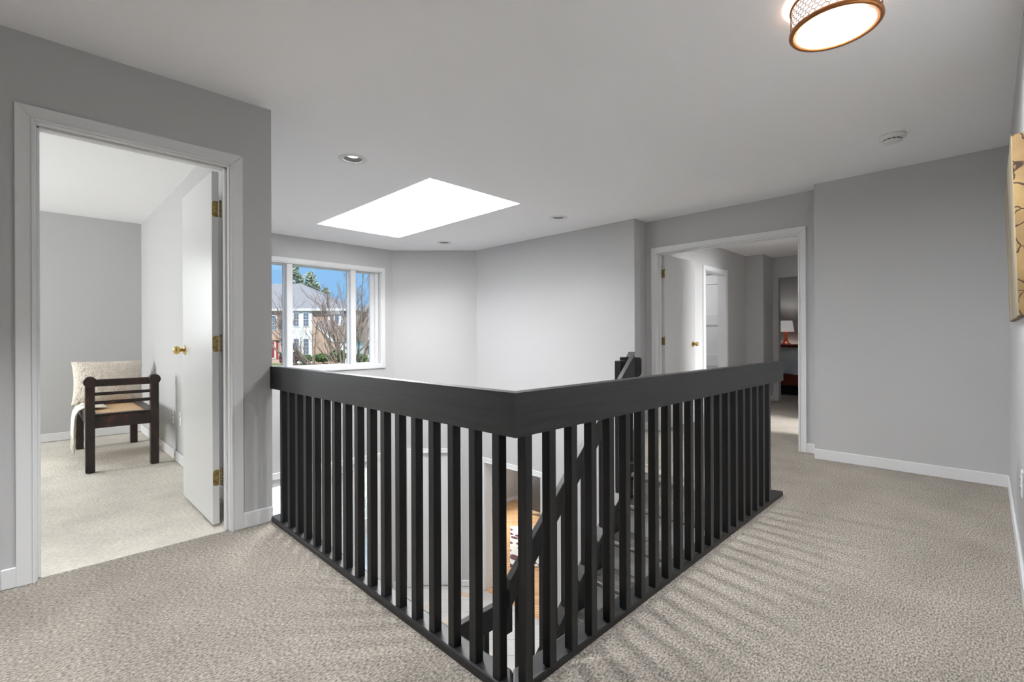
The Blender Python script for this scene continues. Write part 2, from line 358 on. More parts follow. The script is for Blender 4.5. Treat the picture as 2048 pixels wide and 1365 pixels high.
casing('trim_6', FY(LW), -.98, -.17, 0, D1[2], .12, 'white frame of the closed door left of the open doorway')

# ------------------------------------------------------------------ doors
def knob(parent, p, axis, material='brass', r=.027):
    p = Vector(p); axis = Vector(axis).normalized()
    k = MB().lathe([(.0, .066), (r * .62, .064), (r * .95, .054), (r, .044), (r * .8, .031), (r * .42, .024), (r * .36, .008)], p, axis, 20).build('knob', material, parent)
    MB().lathe([(.0, .009), (r * .9, .008), (r * 1.18, .003), (r * 1.2, 0)], p, axis, 20).build('rosette', material, k)
    return k
def hinge(parent, p, leaf_dir, pin, hgt=.09, w=.03, material='oldbrass'):
    """plate lies along leaf_dir from p, pin = pin centre offset"""
    p = Vector(p); d = Vector(leaf_dir).normalized(); nrm = Vector((d.y, -d.x, 0))
    hb = MB(); z0, z1 = p.z - hgt / 2, p.z + hgt / 2; r = .012
    q = [(0, z0), (w - r, z0), (w - r * .3, z0 + r * .3), (w, z0 + r), (w, z1 - r), (w - r * .3, z1 - r * .3), (w - r, z1), (0, z1)]
    hb.poly([(p.x + d.x * a, p.y + d.y * a, z) for a, z in q], nrm * .003)
    h = hb.build('hinge', material, parent)
    k = MB(); px = Vector(pin)
    for i in range(5):
        a, b = z0 + hgt / 5 * i + .001, z0 + hgt / 5 * (i + 1) - .001
        k.cyl((px.x, px.y, a), (px.x, px.y, b), .006, n=10)
    k.lathe([(.0, .010), (.006, .007), (.007, 0)], (px.x, px.y, z1), 'Z', 10)
    k.build('hinge_pin', material, h)
    sc_ = MB()
    for a, z in ((w * .6, z0 + .014), (w * .78, p.z), (w * .6, z1 - .014)):
        c0 = Vector((p.x + d.x * a, p.y + d.y * a, z)); sc_.cyl(c0 + nrm * .0025, c0 + nrm * .0045, .0045, n=8)
    sc_.build('screws', 'steel', h)
    return h
# left door, folded back into the room at 90 degrees
dr = thing('door_1', (.738, 3.13, 0), 'glossy white flush door standing open in the left doorway', 'door', kind='structure')
MB().box(.7205, .7555, 3.122, 3.872, .016, 2.03).build('door_leaf', 'door', dr, .002)
for z in (1.815, 1.045, .28): hinge(dr, (.752, 3.1215, z), (-1, 0, 0), (.763, 3.118, z))
k = knob(dr, (.7205, 3.81, 1.0), (-1, 0, 0)); knob(dr, (.7555, 3.81, 1.0), (1, 0, 0))
dr = thing('door_5', (-.575, 3.09, 0), 'closed white flush door at the very left edge of the hall', 'door', kind='structure')
MB().box(-.976, -.174, 3.072, 3.107, .016, 2.03).build('door_leaf', 'door', dr, .002); knob(dr, (-.91, 3.072, 1.0), (0, -1, 0))
# double door, left leaf swung into the hallway
A = math.radians(86); hx, hy = 5.175, 2.69
du = Vector((math.sin(A), -math.cos(A), 0)); dn = Vector((-math.cos(A), -math.sin(A), 0))
def leaf(a, n_, z): return Vector((hx, hy, 0)) + du * a + dn * n_ + Vector((0, 0, z))
dr = thing('door_2', (hx, hy, 0), 'white flush door leaf swung open at the double doorway', 'door', kind='structure')
MB().hexa([leaf(.004, 0, .016), leaf(.71, 0, .016), leaf(.71, .035, .016), leaf(.004, .035, .016), leaf(.004, 0, 2.03), leaf(.71, 0, 2.03), leaf(.71, .035, 2.03), leaf(.004, .035, 2.03)]).build('door_leaf', 'door', dr, .002)
for z in (1.815, 1.03, .28): hinge(dr, leaf(-.002, .002, z), dn, leaf(-.01, .04, z))
knob(dr, leaf(.65, .035, .99), dn); knob(dr, leaf(.65, 0, .99), -dn)
# hinge leaves left on the right jamb of the double doorway
hb = thing('jamb_hinge_set', (5.13, D2[0], 0), 'bare steel hinge plates on the right jamb of the double doorway', 'hinge')
for z in (1.83, 1.03, .28):
    MB().box(5.10, 5.132, D2[0] - .001, D2[0] + .004, z - .045, z + .045).build('hinge_plate', 'steel', hb, .004)
# closet door on the angled wall
dr = thing('door_3', FD.p(.62, 0, LOW), 'white flush closet door on the angled foyer wall downstairs', 'door', kind='structure')
MB().fbox(FD, .286, .964, -.05, -.012, LOW + .012, LOW + 2.036).build('door_leaf', 'door', dr, .002)
knob(dr, FD.p(.345, -.012, LOW + .95), FD.n, 'chrome', .026)
for z in (1.78, 1.02, .25):
    MB().cyl(FD.p(.968, -.004, LOW + z - .05), FD.p(.968, -.004, LOW + z + .05), .008, n=8).build('hinge', 'steel', dr)
# front entry
M['frost'] = mat('pebbled_glass', (.95, .97, .98), .35, trans=1, bump=(35, .8, .02))
dr = thing('door_4', (2.79, 6.5, LOW), 'white front entry door with pebbled glass sidelights below the foyer window', 'door', kind='structure')
FE = FY(6.44)
MB().fpoly(FE, [(1.90, -.72), (3.68, -.72), (3.68, -.635), (1.90, -.635)], 0, .03).build('casing_head', 'trim', dr, .004)
MB().fbox(FE, 3.60, 3.665, 0, .02, LOW, -.72).build('casing_side', 'trim', dr, .003)
MB().fbox(FE, 1.915, 1.98, 0, .02, LOW, -.72).build('casing_side', 'trim', dr, .003)
MB().fbox(FE, 1.98, 3.60, -.15, .0, -.82, -.72).build('frame_head', 'trim', dr, .003)
for a, b in ((1.98, 2.05), (2.36, 2.44), (3.24, 3.32), (3.53, 3.60)): MB().fbox(FE, a, b, -.15, -.01, LOW, -.82).build('frame_post', 'trim', dr, .003)
MB().fbox(FE, 2.445, 3.235, -.10, -.055, LOW + .01, -.83).build('door_leaf', 'door', dr, .003)
for a, b in ((2.05, 2.36), (3.32, 3.53)):
    for z0, z1 in ((LOW, LOW + .28), (-1.80, -1.58)): MB().fbox(FE, a, b, -.11, -.05, z0, z1).build('sidelight_rail', 'trim', dr, .003)
    for z0, z1 in ((LOW + .28, -1.80), (-1.58, -.82)): MB().fbox(FE, a, b, -.085, -.078, z0, z1).build('pane', 'frost', dr)
knob(dr, FE.p(2.52, -.055, LOW + .95), FE.n, 'brass')

# ------------------------------------------------------------------ foyer window
M['glass'] = None
def glass_mat():
    g = bpy.data.materials.new('clear_glass'); g.use_nodes = True; nt = g.node_tree; nt.nodes.clear()
    o = nt.nodes.new('ShaderNodeOutputMaterial'); t = nt.nodes.new('ShaderNodeBsdfTransparent'); gl = nt.nodes.new('ShaderNodeBsdfGlossy')
    gl.inputs['Roughness'].default_value = .02; mx = nt.nodes.new('ShaderNodeMixShader'); fz = nt.nodes.new('ShaderNodeFresnel'); fz.inputs[0].default_value = 1.2
    nt.links.new(fz.outputs[0], mx.inputs[0]); nt.links.new(t.outputs[0], mx.inputs[1]); nt.links.new(gl.outputs[0], mx.inputs[2]); nt.links.new(mx.outputs[0], o.inputs[0])
    t.inputs[0].default_value = (.97, .985, .985, 1)
    return g
M['glass'] = glass_mat()
def window(name, F, u0, u1, z0, z1, depth, mull, label, cw=.058, frame=.05, right_frame=None):
    rt = thing(name, F.p((u0 + u1) / 2, 0, z0), label, 'window', kind='structure')
    T = lambda q: q
    a0, a1, b0, b1 = u0 - cw, u1 + cw, z0 - cw, z1 + cw
    for poly, n in (([(a0, b0), (u0, z0), (u0, z1), (a0, b1)], 'casing'), ([(a1, b0), (a1, b1), (u1, z1), (u1, z0)], 'casing'),
                    ([(a0, b1), (u0, z1), (u1, z1), (a1, b1)], 'casing'), ([(a0, b0), (a1, b0), (u1, z0), (u0, z0)], 'casing')):
        MB().fpoly(F, poly, 0, .018).build(n, 'trim', rt, .003)
    e = .012
    MB().fbox(F, u0 - .0, u0 + e, -depth, .006, z0, z1).build('jamb', 'trim', rt)
    MB().fbox(F, u1 - e, u1, -depth, .006, z0, z1).build('jamb', 'trim', rt)
    MB().fbox(F, u0, u1, -depth, .006, z1 - e, z1).build('jamb', 'trim', rt)
    MB().fbox(F, u0, u1, -depth, .012, z0, z0 + e).build('sill', 'trim', rt)
    edges = [u0 + e] + [x for mm in mull for x in mm] + [u1 - e]
    for mm in mull: MB().fbox(F, mm[0], mm[1], -depth, -.018, z0 + e, z1 - e).build('mullion', 'trim', rt, .004)
    for i in range(0, len(edges), 2):
        a, b = edges[i], edges[i + 1]
        side = (i == 0 or i == len(edges) - 2) and len(edges) > 2
        fl = frame if not side or i != 0 else frame * 2.4; fr_ = frame if not side or i == 0 else frame * 2.4
        if not side: fl = fr_ = .016
        if side and i == 0: fr_ = .02
        if side and i != 0: fl = .02
        zb, zt = z0 + e, z1 - e; ft = .016 if not side else .02
        s = MB()
        s.fpoly(F, [(a, zb), (a + fl, zb + ft), (a + fl, zt - ft), (a, zt)], -depth + .02, -depth + .06)
        s.fpoly(F, [(b, zb), (b - fr_, zb + ft), (b - fr_, zt - ft), (b, zt)], -depth + .02, -depth + .06)
        s.fpoly(F, [(a, zt), (b, zt), (b - fr_, zt - ft), (a + fl, zt - ft)], -depth + .02, -depth + .06)
        s.fpoly(F, [(a, zb), (b, zb), (b - fr_, zb + ft), (a + fl, zb + ft)], -depth + .02, -depth + .06)
        sash = s.build('sash', 'trim', rt)
        if fr_ > .06: MB().fbox(F, b - fr_ * .5, b - fr_ * .05, -depth + .06, -depth + .10, zb, zt).build('screen_channel', 'trim', sash, .006)
        MB().fbox(F, a + fl - .004, b - fr_ + .004, -depth + .034, -depth + .038, zb + ft - .004, zt - ft + .004).build('pane', 'glass', rt)
    return rt
window('window_1', FY(6.44), WIN[0], WIN[1], WIN[2], WIN[3], .15, [(2.337, 2.412), (3.218, 3.296)], 'white three-light window in the front foyer wall')
window('window_5', Fr((-3.2, 0), (0, 1), (1, 0)), 5.2, 6.6, .7, 2.1, .13, [], 'white side window lighting the left room')
window('window_2', FY(7.0), -1.95, -.45, .7, 2.1, .13, [], 'white window lighting the left room')

# ------------------------------------------------------------------ skylight
sk = thing('window_3', (2.91, 4.45, H), 'bright rectangular skylight well in the foyer ceiling', 'skylight', kind='structure')
x0, x1, y0, y1 = SKYL; x0 += .003; x1 -= .003; y0 += .003; y1 -= .003
ZN, ZF = 3.92, 2.62            # glazing follows the roof pitch: high on the hall side, low on the front side
for xa, xb in ((x0 - .03, x0), (x1, x1 + .03)):
    MB().poly([(xa, y0 - .03, H + .002), (xa, y1 + .03, H + .002), (xa, y1 + .03, ZF), (xa, y0 - .03, ZN)], (xb - xa, 0, 0)).build('shaft_panel', 'shaft', sk)
MB().box(x0, x1, y0 - .03, y0, H + .002, ZN).build('shaft_panel', 'shaft', sk); MB().box(x0, x1, y1, y1 + .03, H + .002, ZF + .02).build('shaft_panel', 'shaft', sk)
M['milky'] = mat('milky_acrylic', (.9, .9, .9), .5)
MB().poly([(x0 - .05, y0 - .05, ZN), (x0 - .05, y1 + .05, ZF), (x0 - .05, y1 + .05, ZF + .02), (x0 - .05, y0 - .05, ZN + .02)], (x1 - x0 + .1, 0, 0)).build('glazing', 'milky', sk)

# ------------------------------------------------------------------ black guard railing (L-shaped)
RX, RY = .991, .975          # faces towards the hall
RT, RB = .91, .779           # rail board top and bottom
g = thing('guard_railing', (RX + .02, RY + .02, 0), 'black painted wooden guard railing forming a corner around the stairwell', 'railing')
def board(mb_pts, name, z0, z1, mt, bev=.004):
    return MB().prism(mb_pts, z0, z1).build(name, mt, g, bev, 2)
t = .042
board([(RX, RY), (RX + t, RY + t), (RX + t, 2.985), (RX - .008, 2.985), (RX, 2.97)], 'top_rail', RB, RT, 'blackrail', 0)
board([(RX, RY), (3.56, RY), (3.56, RY + t), (RX + t, RY + t)], 'top_rail', RB, RT, 'blackrail', 0)
s0, s1 = .985, 1.062
board([(s0, s0), (s1, s1), (s1, 3.0), (s0, 3.0)], 'shoe_rail', -.004, .03, 'blackrail', .008)
board([(s0, s0), (3.585, s0), (3.56, s1), (s1, s1)], 'shoe_rail', -.004, .03, 'blackrail', .008)
bw = .0165
def baluster_mesh(h):
    return MB().box(-bw, bw, -bw, bw, 0, h)
b0 = None
BX = RX + .021
ys = [1.066 + .1113 * i for i in range(17)]
xs = [1.0535 + .1120 * i for i in range(21)]
spots = [(BX, y) for y in ys] + [(x, RY + .0215) for x in xs]
for i, (x, y) in enumerate(spots):
    if b0 is None:
        b0 = MB().box(x - bw, x + bw, y - bw, y + bw, .028, RB + .002).build('baluster', 'black', g, .002)
    else: clone(b0, (x, y, .028), g)

# ------------------------------------------------------------------ staircase
RISE, RUN, N0 = .203, .222, 3.375
st = thing('staircase', (2.7, 1.5, -1.42), 'staircase with dark wood treads and white risers descending beside the railing', 'staircase')
nos = lambda k: 3.178 - (k - 1) * RUN if k else 3.365
for k in range(1, 7):
    z = -k * RISE; a, b = nos(k), nos(k - 1) + .03
    mb = MB(); prof = [(a + .012, z - .03), (a + .003, z - .024), (a, z - .014), (a + .004, z - .004), (a + .014, z), (b, z), (b, z - .03)]
    mb.poly([(x, 1.05, zz) for x, zz in prof], (0, .965, 0)); mb.build('tread', 'tread', st)
for k in range(1, 8):
    x = nos(k - 1) + .028
    MB().box(x, x + .018, 1.05, 2.0, -k * RISE + .0005, -(k - 1) * RISE - (.03 if k > 1 else .02)).build('riser', 'trim', st)
SL = RISE / RUN
line = lambda x, dz: -(3.365 - x) * SL + dz
MB().poly([(3.42, 2.0, line(3.42, -.01)), (1.98, 2.0, line(1.98, -.01)), (1.98, 2.0, -1.60), (2.3, 2.0, -1.60), (3.42, 2.0, line(3.42, -.42))], (0, .045, 0)).build('stringer', 'black', st, .003)
MB().box(1.045, 2.06, 1.05, 2.09, -1.62, -1.421).build('half_landing', 'tread', st)
nz = MB(); nz.box(3.345, 3.40, 1.055, 2.04, -.035, -.001)
nose = nz.build('landing_nosing', 'carpet', st, .012, 3)

sr = thing('stair_railing', (2.0, 2.06, -1.42), 'black stair handrail with balusters sloping down to the half landing', 'railing')
hz = lambda x: .906 - (3.406 - x) * .9135
y0, y1 = 2.022, 2.064
MB().poly([(3.43, y0, hz(3.43)), (2.005, y0, hz(2.005)), (2.005, y0, hz(2.005) - .175), (3.43, y0, hz(3.43) - .185)], (0, y1 - y0, 0)).build('handrail', 'blackrail', sr, .004, 2)
MB().poly([(3.40, 2.005, line(3.40, .012)), (2.0, 2.005, line(2.0, .012)), (2.0, 2.005, line(2.0, -.028)), (3.40, 2.005, line(3.40, -.028))], (0, .075, 0)).build('bottom_rail', 'blackrail', sr, .003)
for i in range(12):
    x = 2.10 + .112 * i
    MB().hexa([(x - bw, 2.028, line(x - bw, .0)), (x + bw, 2.028, line(x + bw, .0)), (x + bw, 2.061, line(x + bw, 0)), (x - bw, 2.061, line(x - bw, 0)),
               (x - bw, 2.028, hz(x - bw) - .16), (x + bw, 2.028, hz(x + bw) - .16), (x + bw, 2.061, hz(x + bw) - .16), (x - bw, 2.061, hz(x - bw) - .16)]).build('baluster', 'black', sr)
MB().box(1.03, 2.03, 2.075, 2.117, -.655, -.52).build('landing_rail', 'blackrail', sr, .004, 2)
MB().box(1.985, 2.04, 2.035, 2.10, -.70, -.44).build('rail_joint_block', 'black', sr, .005, 2)
MB().box(1.03, 2.06, 2.06, 2.13, -1.42, -1.385).build('landing_shoe', 'blackrail', sr, .004)
for i in range(9):
    x = 1.09 + .112 * i
    MB().box(x - bw, x + bw, 2.08, 2.113, -1.386, -.65).build('baluster', 'black', sr, .002)
# newel and the short diagonal guard to the wall
lg = thing('landing_railing', (3.40, 2.12, 0), 'short black guard rail with newel at the head of the stairs', 'railing')
MB().box(3.335, 3.40, 2.09, 2.15, -.34, .885).build('newel_post', 'black', lg, .006, 2)
pa = Vector((3.47, 2.085, 0)); pb = Vector((4.80, 2.868, 0)); e = (pb - pa).normalized(); nn = Vector((-e.y, e.x, 0))
def gq(a, n_, z): return pa + e * a + nn * n_ + Vector((0, 0, z))
ln = (pb - pa).length
def gbox(a0, a1, n0, n1, z0, z1): return MB().hexa([gq(a0, n0, z0), gq(a1, n0, z0), gq(a1, n1, z0), gq(a0, n1, z0), gq(a0, n0, z1), gq(a1, n0, z1), gq(a1, n1, z1), gq(a0, n1, z1)])
gbox(.05, ln, -.035, .035, .78, .913).build('top_rail', 'blackrail', lg, .004, 2)
# end plate seen square-on, rounded corner
prof = [(-.085, .745), (.06, .745), (.083, .76), (.09, .785), (.09, .895), (.08, .908), (.0, .91), (-.085, .91)]
MB().poly([gq(.03, -w_, z) for w_, z in prof], e * .035).build('end_plate', 'blackrail', lg, .003)
MB().poly([gq(.0, .085, .80), gq(.0, .085, .86), gq(.0, .07, .885), gq(0, .045, .885), gq(0, .03, .865), gq(0, .03, .80)], e * .03).build('end_block', 'black', lg, .003)
MB().lathe([(0, .006), (.006, .005), (.009, 0)], gq(-.002, .058, .82), -e, 10).build('bolt', 'chrome', lg)
gbox(.02, ln, -.03, .03, .0, .03).build('shoe_rail', 'blackrail', lg, .004)
for i in range(12):
    a = .11 + .12 * i
    if a < ln - .05: gbox(a - bw, a + bw, -bw, bw, .028, .785).build('baluster', 'black', lg, .002)

# ------------------------------------------------------------------ main-floor tiles and hardwood
M['grout'] = mat('grout', (.42, .41, .40), .9)
def tile_mat(i, c):
    P = mat('stone_tile_%d' % i, c, .22, var=(3.2, .16, 6), coat=.1)
    r = [n for n in P.node_tree.nodes if n.type == 'VALTORGB'][0]; e = r.color_ramp.elements
    e[0].position = .38; e[0].color = (.52, .52, .52, 1); e[1].position = .72; e[1].color = (.58, .36, .17, 1)
    q = e.new(.55); q.color = (*c, 1)
    return P
TM = [tile_mat(0, (.60, .555, .49)), tile_mat(1, (.585, .57, .54)), tile_mat(2, (.63, .575, .50)), tile_mat(3, (.56, .555, .54))]
ff = MB().prism([(.95, 1.0), (4.87, 1.0), (4.87, 5.6), (3.95, 6.5), (.95, 6.5)], LOW - .15, LOW - .004)
ff = struct(ff, 'floor_foyer', 'grout', 'pale stone tiled floor of the entry foyer downstairs', 'floor')
TS = .305; tiles = []
tmesh = []
for i in range(4):
    o = MB().box(-TS / 2 + .003, TS / 2 - .003, -TS / 2 + .003, TS / 2 - .003, 0, .006)
    me = bpy.data.meshes.new('tile'); me.from_pydata(o.v, [], o.f); me.materials.append(TM[i]); tmesh.append(me)
for i in range(-14, 14):
    for j in range(8, 30):
        c0 = RGT * (i * TS) + FWD * (j * TS + .06)
        if not (1.14 < c0.x < 4.70 and 2.3 < c0.y < 6.28 and (c0.x - 3.9) + (c0.y - 6.4) * 1.03 < -.22): continue
        o = bpy.data.objects.new('tile', random.choice(tmesh)); COL.objects.link(o); o.parent = ff
        o.location = Vector((c0.x, c0.y, LOW - .006)) - ORG[ff]; o.rotation_euler = (0, 0, TH - PI / 2)
def plank_mat():
    P = mat('oak_strip_floor', (.62, .36, .17), .25, coat=.2); nt = P.node_tree; L = nt.links; b = nt.nodes['Principled BSDF']
    g_ = nt.nodes.new('ShaderNodeNewGeometry'); mp = nt.nodes.new('ShaderNodeMapping'); mp.vector_type = 'POINT'
    mp.inputs['Rotation'].default_value = (0, 0, -(TH - PI / 2)); L.new(g_.outputs['Position'], mp.inputs[0])
    br = nt.nodes.new('ShaderNodeTexBrick'); br.inputs['Scale'].default_value = 1; br.inputs['Brick Width'].default_value = .9; br.inputs['Row Height'].default_value = .058
    br.inputs['Mortar Size'].default_value = .003; br.inputs['Color1'].default_value = (.66, .40, .20, 1); br.inputs['Color2'].default_value = (.52, .29, .135, 1); br.inputs['Mortar'].default_value = (.16, .08, .04, 1)
    br.inputs['Bias'].default_value = 0; L.new(mp.outputs[0], br.inputs['Vector']); L.new(br.outputs[0], b.inputs['Base Color'])
    return P
M['oak'] = plank_mat()
struct(MB().box(4.80, 8.2, 2.6, 8.0, LOW - .15, LOW - .001), 'floor_living', 'oak', 'orange oak strip floor of the living room downstairs', 'floor')
W(MB().panel(FY(7.87), 4.85, 8.1, LOW, -.2, .15, [(5.9, 7.62, -2.33, -.95)]), 'wall_living_front', 'living room wall with a bright low window')
W(MB().box(7.99, 8.15, 2.5, 8.0, LOW, -.2), 'wall_living_end', 'far end wall of the living room')
W(MB().box(4.85, 8.1, 2.45, 2.6, LOW, -.2), 'wall_living_back', 'rear wall of the living room')
W(MB().box(4.82, 4.93, 5.56, 8.0, LOW, -.2), 'wall_living_side', 'living room wall beside the front entry')
struct(MB().box(4.935, 8.1, 2.5, 8.0, -.32, -.3), 'ceiling_living', 'ceil', 'ceiling of the living room downstairs', 'ceiling')
base('baseboard_living_front', FY(7.87), 4.95, 7.99, LOW, .1, 'white baseboard under the living room window')
base('baseboard_living_end', FX(7.99), 2.6, 7.87, LOW, .1, 'white baseboard along the far living room wall')
window('window_4', FY(7.87), 5.9, 7.62, -2.33, -.95, .13, [(6.73, 6.79)], 'bright white window in the living room downstairs', frame=.035)

# rug
def rug_mat():
    P = mat('leaf_rug', (.8, .77, .7), .95); nt = P.node_tree; L = nt.links; b = nt.nodes['Principled BSDF']
    g_ = nt.nodes.new('ShaderNodeNewGeometry'); mp = nt.nodes.new('ShaderNodeMapping'); mp.inputs['Scale'].default_value = (6.5, 3.2, 1); mp.inputs['Rotation'].default_value = (0, 0, .5)
    L.new(g_.outputs['Position'], mp.inputs[0])
    v = nt.nodes.new('ShaderNodeTexVoronoi'); v.voronoi_dimensions = '2D'; v.inputs['Scale'].default_value = 1.1; v.inputs['Randomness'].default_value = .8; L.new(mp.outputs[0], v.inputs['Vector'])
    r = nt.nodes.new('ShaderNodeValToRGB'); r.color_ramp.interpolation = 'CONSTANT'; r.color_ramp.elements[0].color = (.09, .025, .03, 1); r.color_ramp.elements[1].position = .34; r.color_ramp.elements[1].color = (.58, .56, .51, 1)
    e_ = r.color_ramp.elements.new(.30); e_.color = (.35, .24, .2, 1)
    L.new(v.outputs['Distance'], r.inputs[0]); L.new(r.outputs[0], b.inputs['Base Color'])
    return P
M['rug'] = rug_mat()
rg = MB(); c0 = Vector((5.57, 5.617, LOW)); ru = FWD.copy(); rv = RGT.copy()
rg.hexa([c0, c0 + ru * 1.7, c0 + ru * 1.7 + rv * .9, c0 + rv * .9] + [p + Vector((0, 0, .012)) for p in (c0, c0 + ru * 1.7, c0 + ru * 1.7 + rv * .9, c0 + rv * .9)])
tag(rg.build('area_rug', 'rug', None, .003), 'cream rug with dark maroon leaves on the oak floor downstairs', 'rug')
# dark cabinet in the living room
M['ebony'] = wood_mat('ebony_wood', (.015, .013, .012), (.04, .035, .03), .4, (1, 1, 8), 6, .1)
cb = thing('living_room_cabinet', (7.74, 6.55, LOW), 'tall dark cabinet at the far end of the living room', 'cabinet')
MB().box(7.52, 7.965, 6.1, 7.05, LOW + .12, LOW + 1.25).build('body', 'ebony', cb, .004)
for a, b in ((6.12, 6.57), (6.58, 7.03)):
    d_ = MB().box(7.50, 7.52, a, b, LOW + .15, LOW + 1.2).build('door', 'ebony', cb, .003); MB().cyl((7.485, b - .05 if a < 6.3 else a + .05, LOW + .7), (7.5, b - .05 if a < 6.3 else a + .05, LOW + .7), .012, n=10).build('handle', 'chrome', d_)
MB().box(7.48, 7.985, 6.07, 7.08, LOW + 1.25, LOW + 1.285).build('top', 'ebony', cb, .004)
for x in (7.54, 7.90):
    for y in (6.13, 6.98): MB().box(x, x + .05, y, y + .05, LOW, LOW + .12).build('leg', 'ebony', cb)

# ------------------------------------------------------------------ carved bench with cane seat
M['benchwood'] = wood_mat('worn_dark_bench_wood', (.012, .011, .012), (.045, .022, .016), .38, (1, 1, .5), 14, .2)
nt = M['benchwood'].node_tree; r = [n for n in nt.nodes if n.type == 'VALTORGB'][0]
r.color_ramp.elements[1].position = .60; e_ = r.color_ramp.elements.new(.72); e_.color = (.20, .055, .03, 1)
def cane_mat():
    P = mat('striped_cane', (.72, .48, .25), .6); nt = P.node_tree; L = nt.links; b = nt.nodes['Principled BSDF']
    g_ = nt.nodes.new('ShaderNodeNewGeometry'); w = nt.nodes.new('ShaderNodeTexWave'); w.wave_type = 'BANDS'; w.bands_direction = 'X'; w.inputs['Scale'].default_value = 19; w.inputs['Distortion'].default_value = .4
    L.new(g_.outputs['Position'], w.inputs['Vector']); r = nt.nodes.new('ShaderNodeValToRGB'); r.color_ramp.elements[0].color = (.42, .20, .07, 1); r.color_ramp.elements[1].color = (.86, .68, .45, 1)
    L.new(w.outputs[0], r.inputs[0]); L.new(r.outputs[0], b.inputs['Base Color']); return P
M['cane'] = cane_mat()
bx0, bx1, by0, by1 = .325, .745, 5.13, 6.33
bn = thing('bench', ((bx0 + bx1) / 2, (by0 + by1) / 2, 0), 'dark worn wooden bench with slatted arms and striped cane seat', 'bench')
pw = .03
for x in (bx0, bx1):
    for y in (by0, by1):
        q = MB(); q.box(x - pw, x + pw, y - pw, y + pw, 0, .715)
        q.build('post', 'benchwood', bn, .006, 2)
        MB().cyl((x, y - .038, .73), (x, y + .038, .73), .043, n=20).build('post_scroll', 'benchwood', bn, .006, 2)
for y in (by0, by1):
    MB().box(bx0, bx1, y - .02, y + .02, .69, .748).build('arm_rail', 'benchwood', bn, .008, 2)
    for z0, z1 in ((.617, .642), (.546, .572)): MB().box(bx0, bx1, y - .011, y + .011, z0, z1).build('arm_slat', 'benchwood', bn, .003)
    MB().box(bx0, bx1, y - .018, y + .018, .352, .447).build('seat_rail', 'benchwood', bn, .004)
for x in (bx0, bx1): MB().box(x - .018, x + .018, by0, by1, .365, .447).build('seat_rail', 'benchwood', bn, .004)
fr_ = MB(); fr_.panel(type('q', (), {'p': lambda s, u, t, z: Vector((u, z, .452 - t))})(), bx0 - .02, bx1 + .02, by0 - .0, by1, .012, [(bx0 + .045, bx1 - .045, by0 + .06, by1 - .06)])
fr_.build('seat_frame', 'benchwood', bn)
MB().box(bx0 + .04, bx1 - .04, by0 + .05, by1 - .05, .436, .447).build('cane_seat', 'cane', bn)

# shaggy cushion leaning on the far arm
M['sherpa'] = mat('cream_sherpa', (.86, .78, .68), .95, bump=(80, 1, .02), var=(60, .10, 4), spec=.1)
def pillow(cx, cy, cz, w, h, th, tilt, yaw):
    mb = MB(); rot = Matrix.Rotation(yaw, 3, 'Z') @ Matrix.Rotation(tilt, 3, 'X'); rnd = random.Random(3)
    def side(sg):
        def fn(a, b):
            x = a * 2 - 1; z = b * 2 - 1
            e2 = max(0, (1 - abs(x) ** 2.6)) * max(0, (1 - abs(z) ** 2.6))
            y = sg * th / 2 * e2 ** .45
            pin = 1 - .07 * (1 - abs(x) ** 2) * abs(z) ** 4; pin2 = 1 - .07 * (1 - abs(z) ** 2) * abs(x) ** 4
            j = (rnd.random() - .5) * .008
            return rot @ Vector((x * w / 2 * pin2, y + j * (e2 > .02), z * h / 2 * pin + j)) + Vector((cx, cy, cz))
        return fn
    mb.grid(side(1), 40, 40); mb.grid(side(-1), 40, 40)
    return mb
pl = pillow(.525, 6.13, .655, .54, .44, .22, -.34, -.05)
po = pl.build('cushion', 'sherpa', None); tag(po, 'shaggy cream cushion leaning on the arm of the carved bench', 'cushion')
# throw hanging over the front of the seat
M['throw'] = mat('cream_knit', (.80, .76, .68), .95, bump=(120, .6, .01), var=(14, .1, 3), spec=.1)
th = MB(); rnd = random.Random(5)
path = [(.47, .460), (.43, .463), (.38, .467), (.325, .47), (.292, .45), (.278, .41), (.272, .34), (.268, .27), (.266, .20)]
def tfn(a, b):
    k = b * (len(path) - 1); i = min(int(k), len(path) - 2); u = k - i
    x = path[i][0] * (1 - u) + path[i + 1][0] * u; z = path[i][1] * (1 - u) + path[i + 1][1] * u
    fold = math.sin(a * 19 + b * 2) * .012 * (b > .42) * min(1, (b - .35) * 3 if b > .35 else 0)
    return Vector((x - abs(fold) * 1.2, 5.60 + a * (.44 - .08 * b) + .03 * b, z + .006 * math.sin(a * 9) * (b < .4)))
th.grid(tfn, 40, 32)
tt = thing('throw_blanket', (.3, 5.8, .2), 'cream fringed throw hanging over the seat of the carved bench', 'blanket')
o = th.build('cloth', 'throw', tt); md = o.modifiers.new('solid', 'SOLIDIFY'); md.thickness = .008; md.offset = 1
fg = MB()
for i in range(46):
    a = i / 45; p = tfn(a, 1); w1 = (rnd.random() - .5) * .02
    fg.tube([p, p + Vector((-.004, w1 * .5, -.05)), p + Vector((-.006 + w1 * .4, w1, -.11 - rnd.random() * .02))], [.0045, .004, .003], 4)
fg.build('fringe', 'throw', tt)

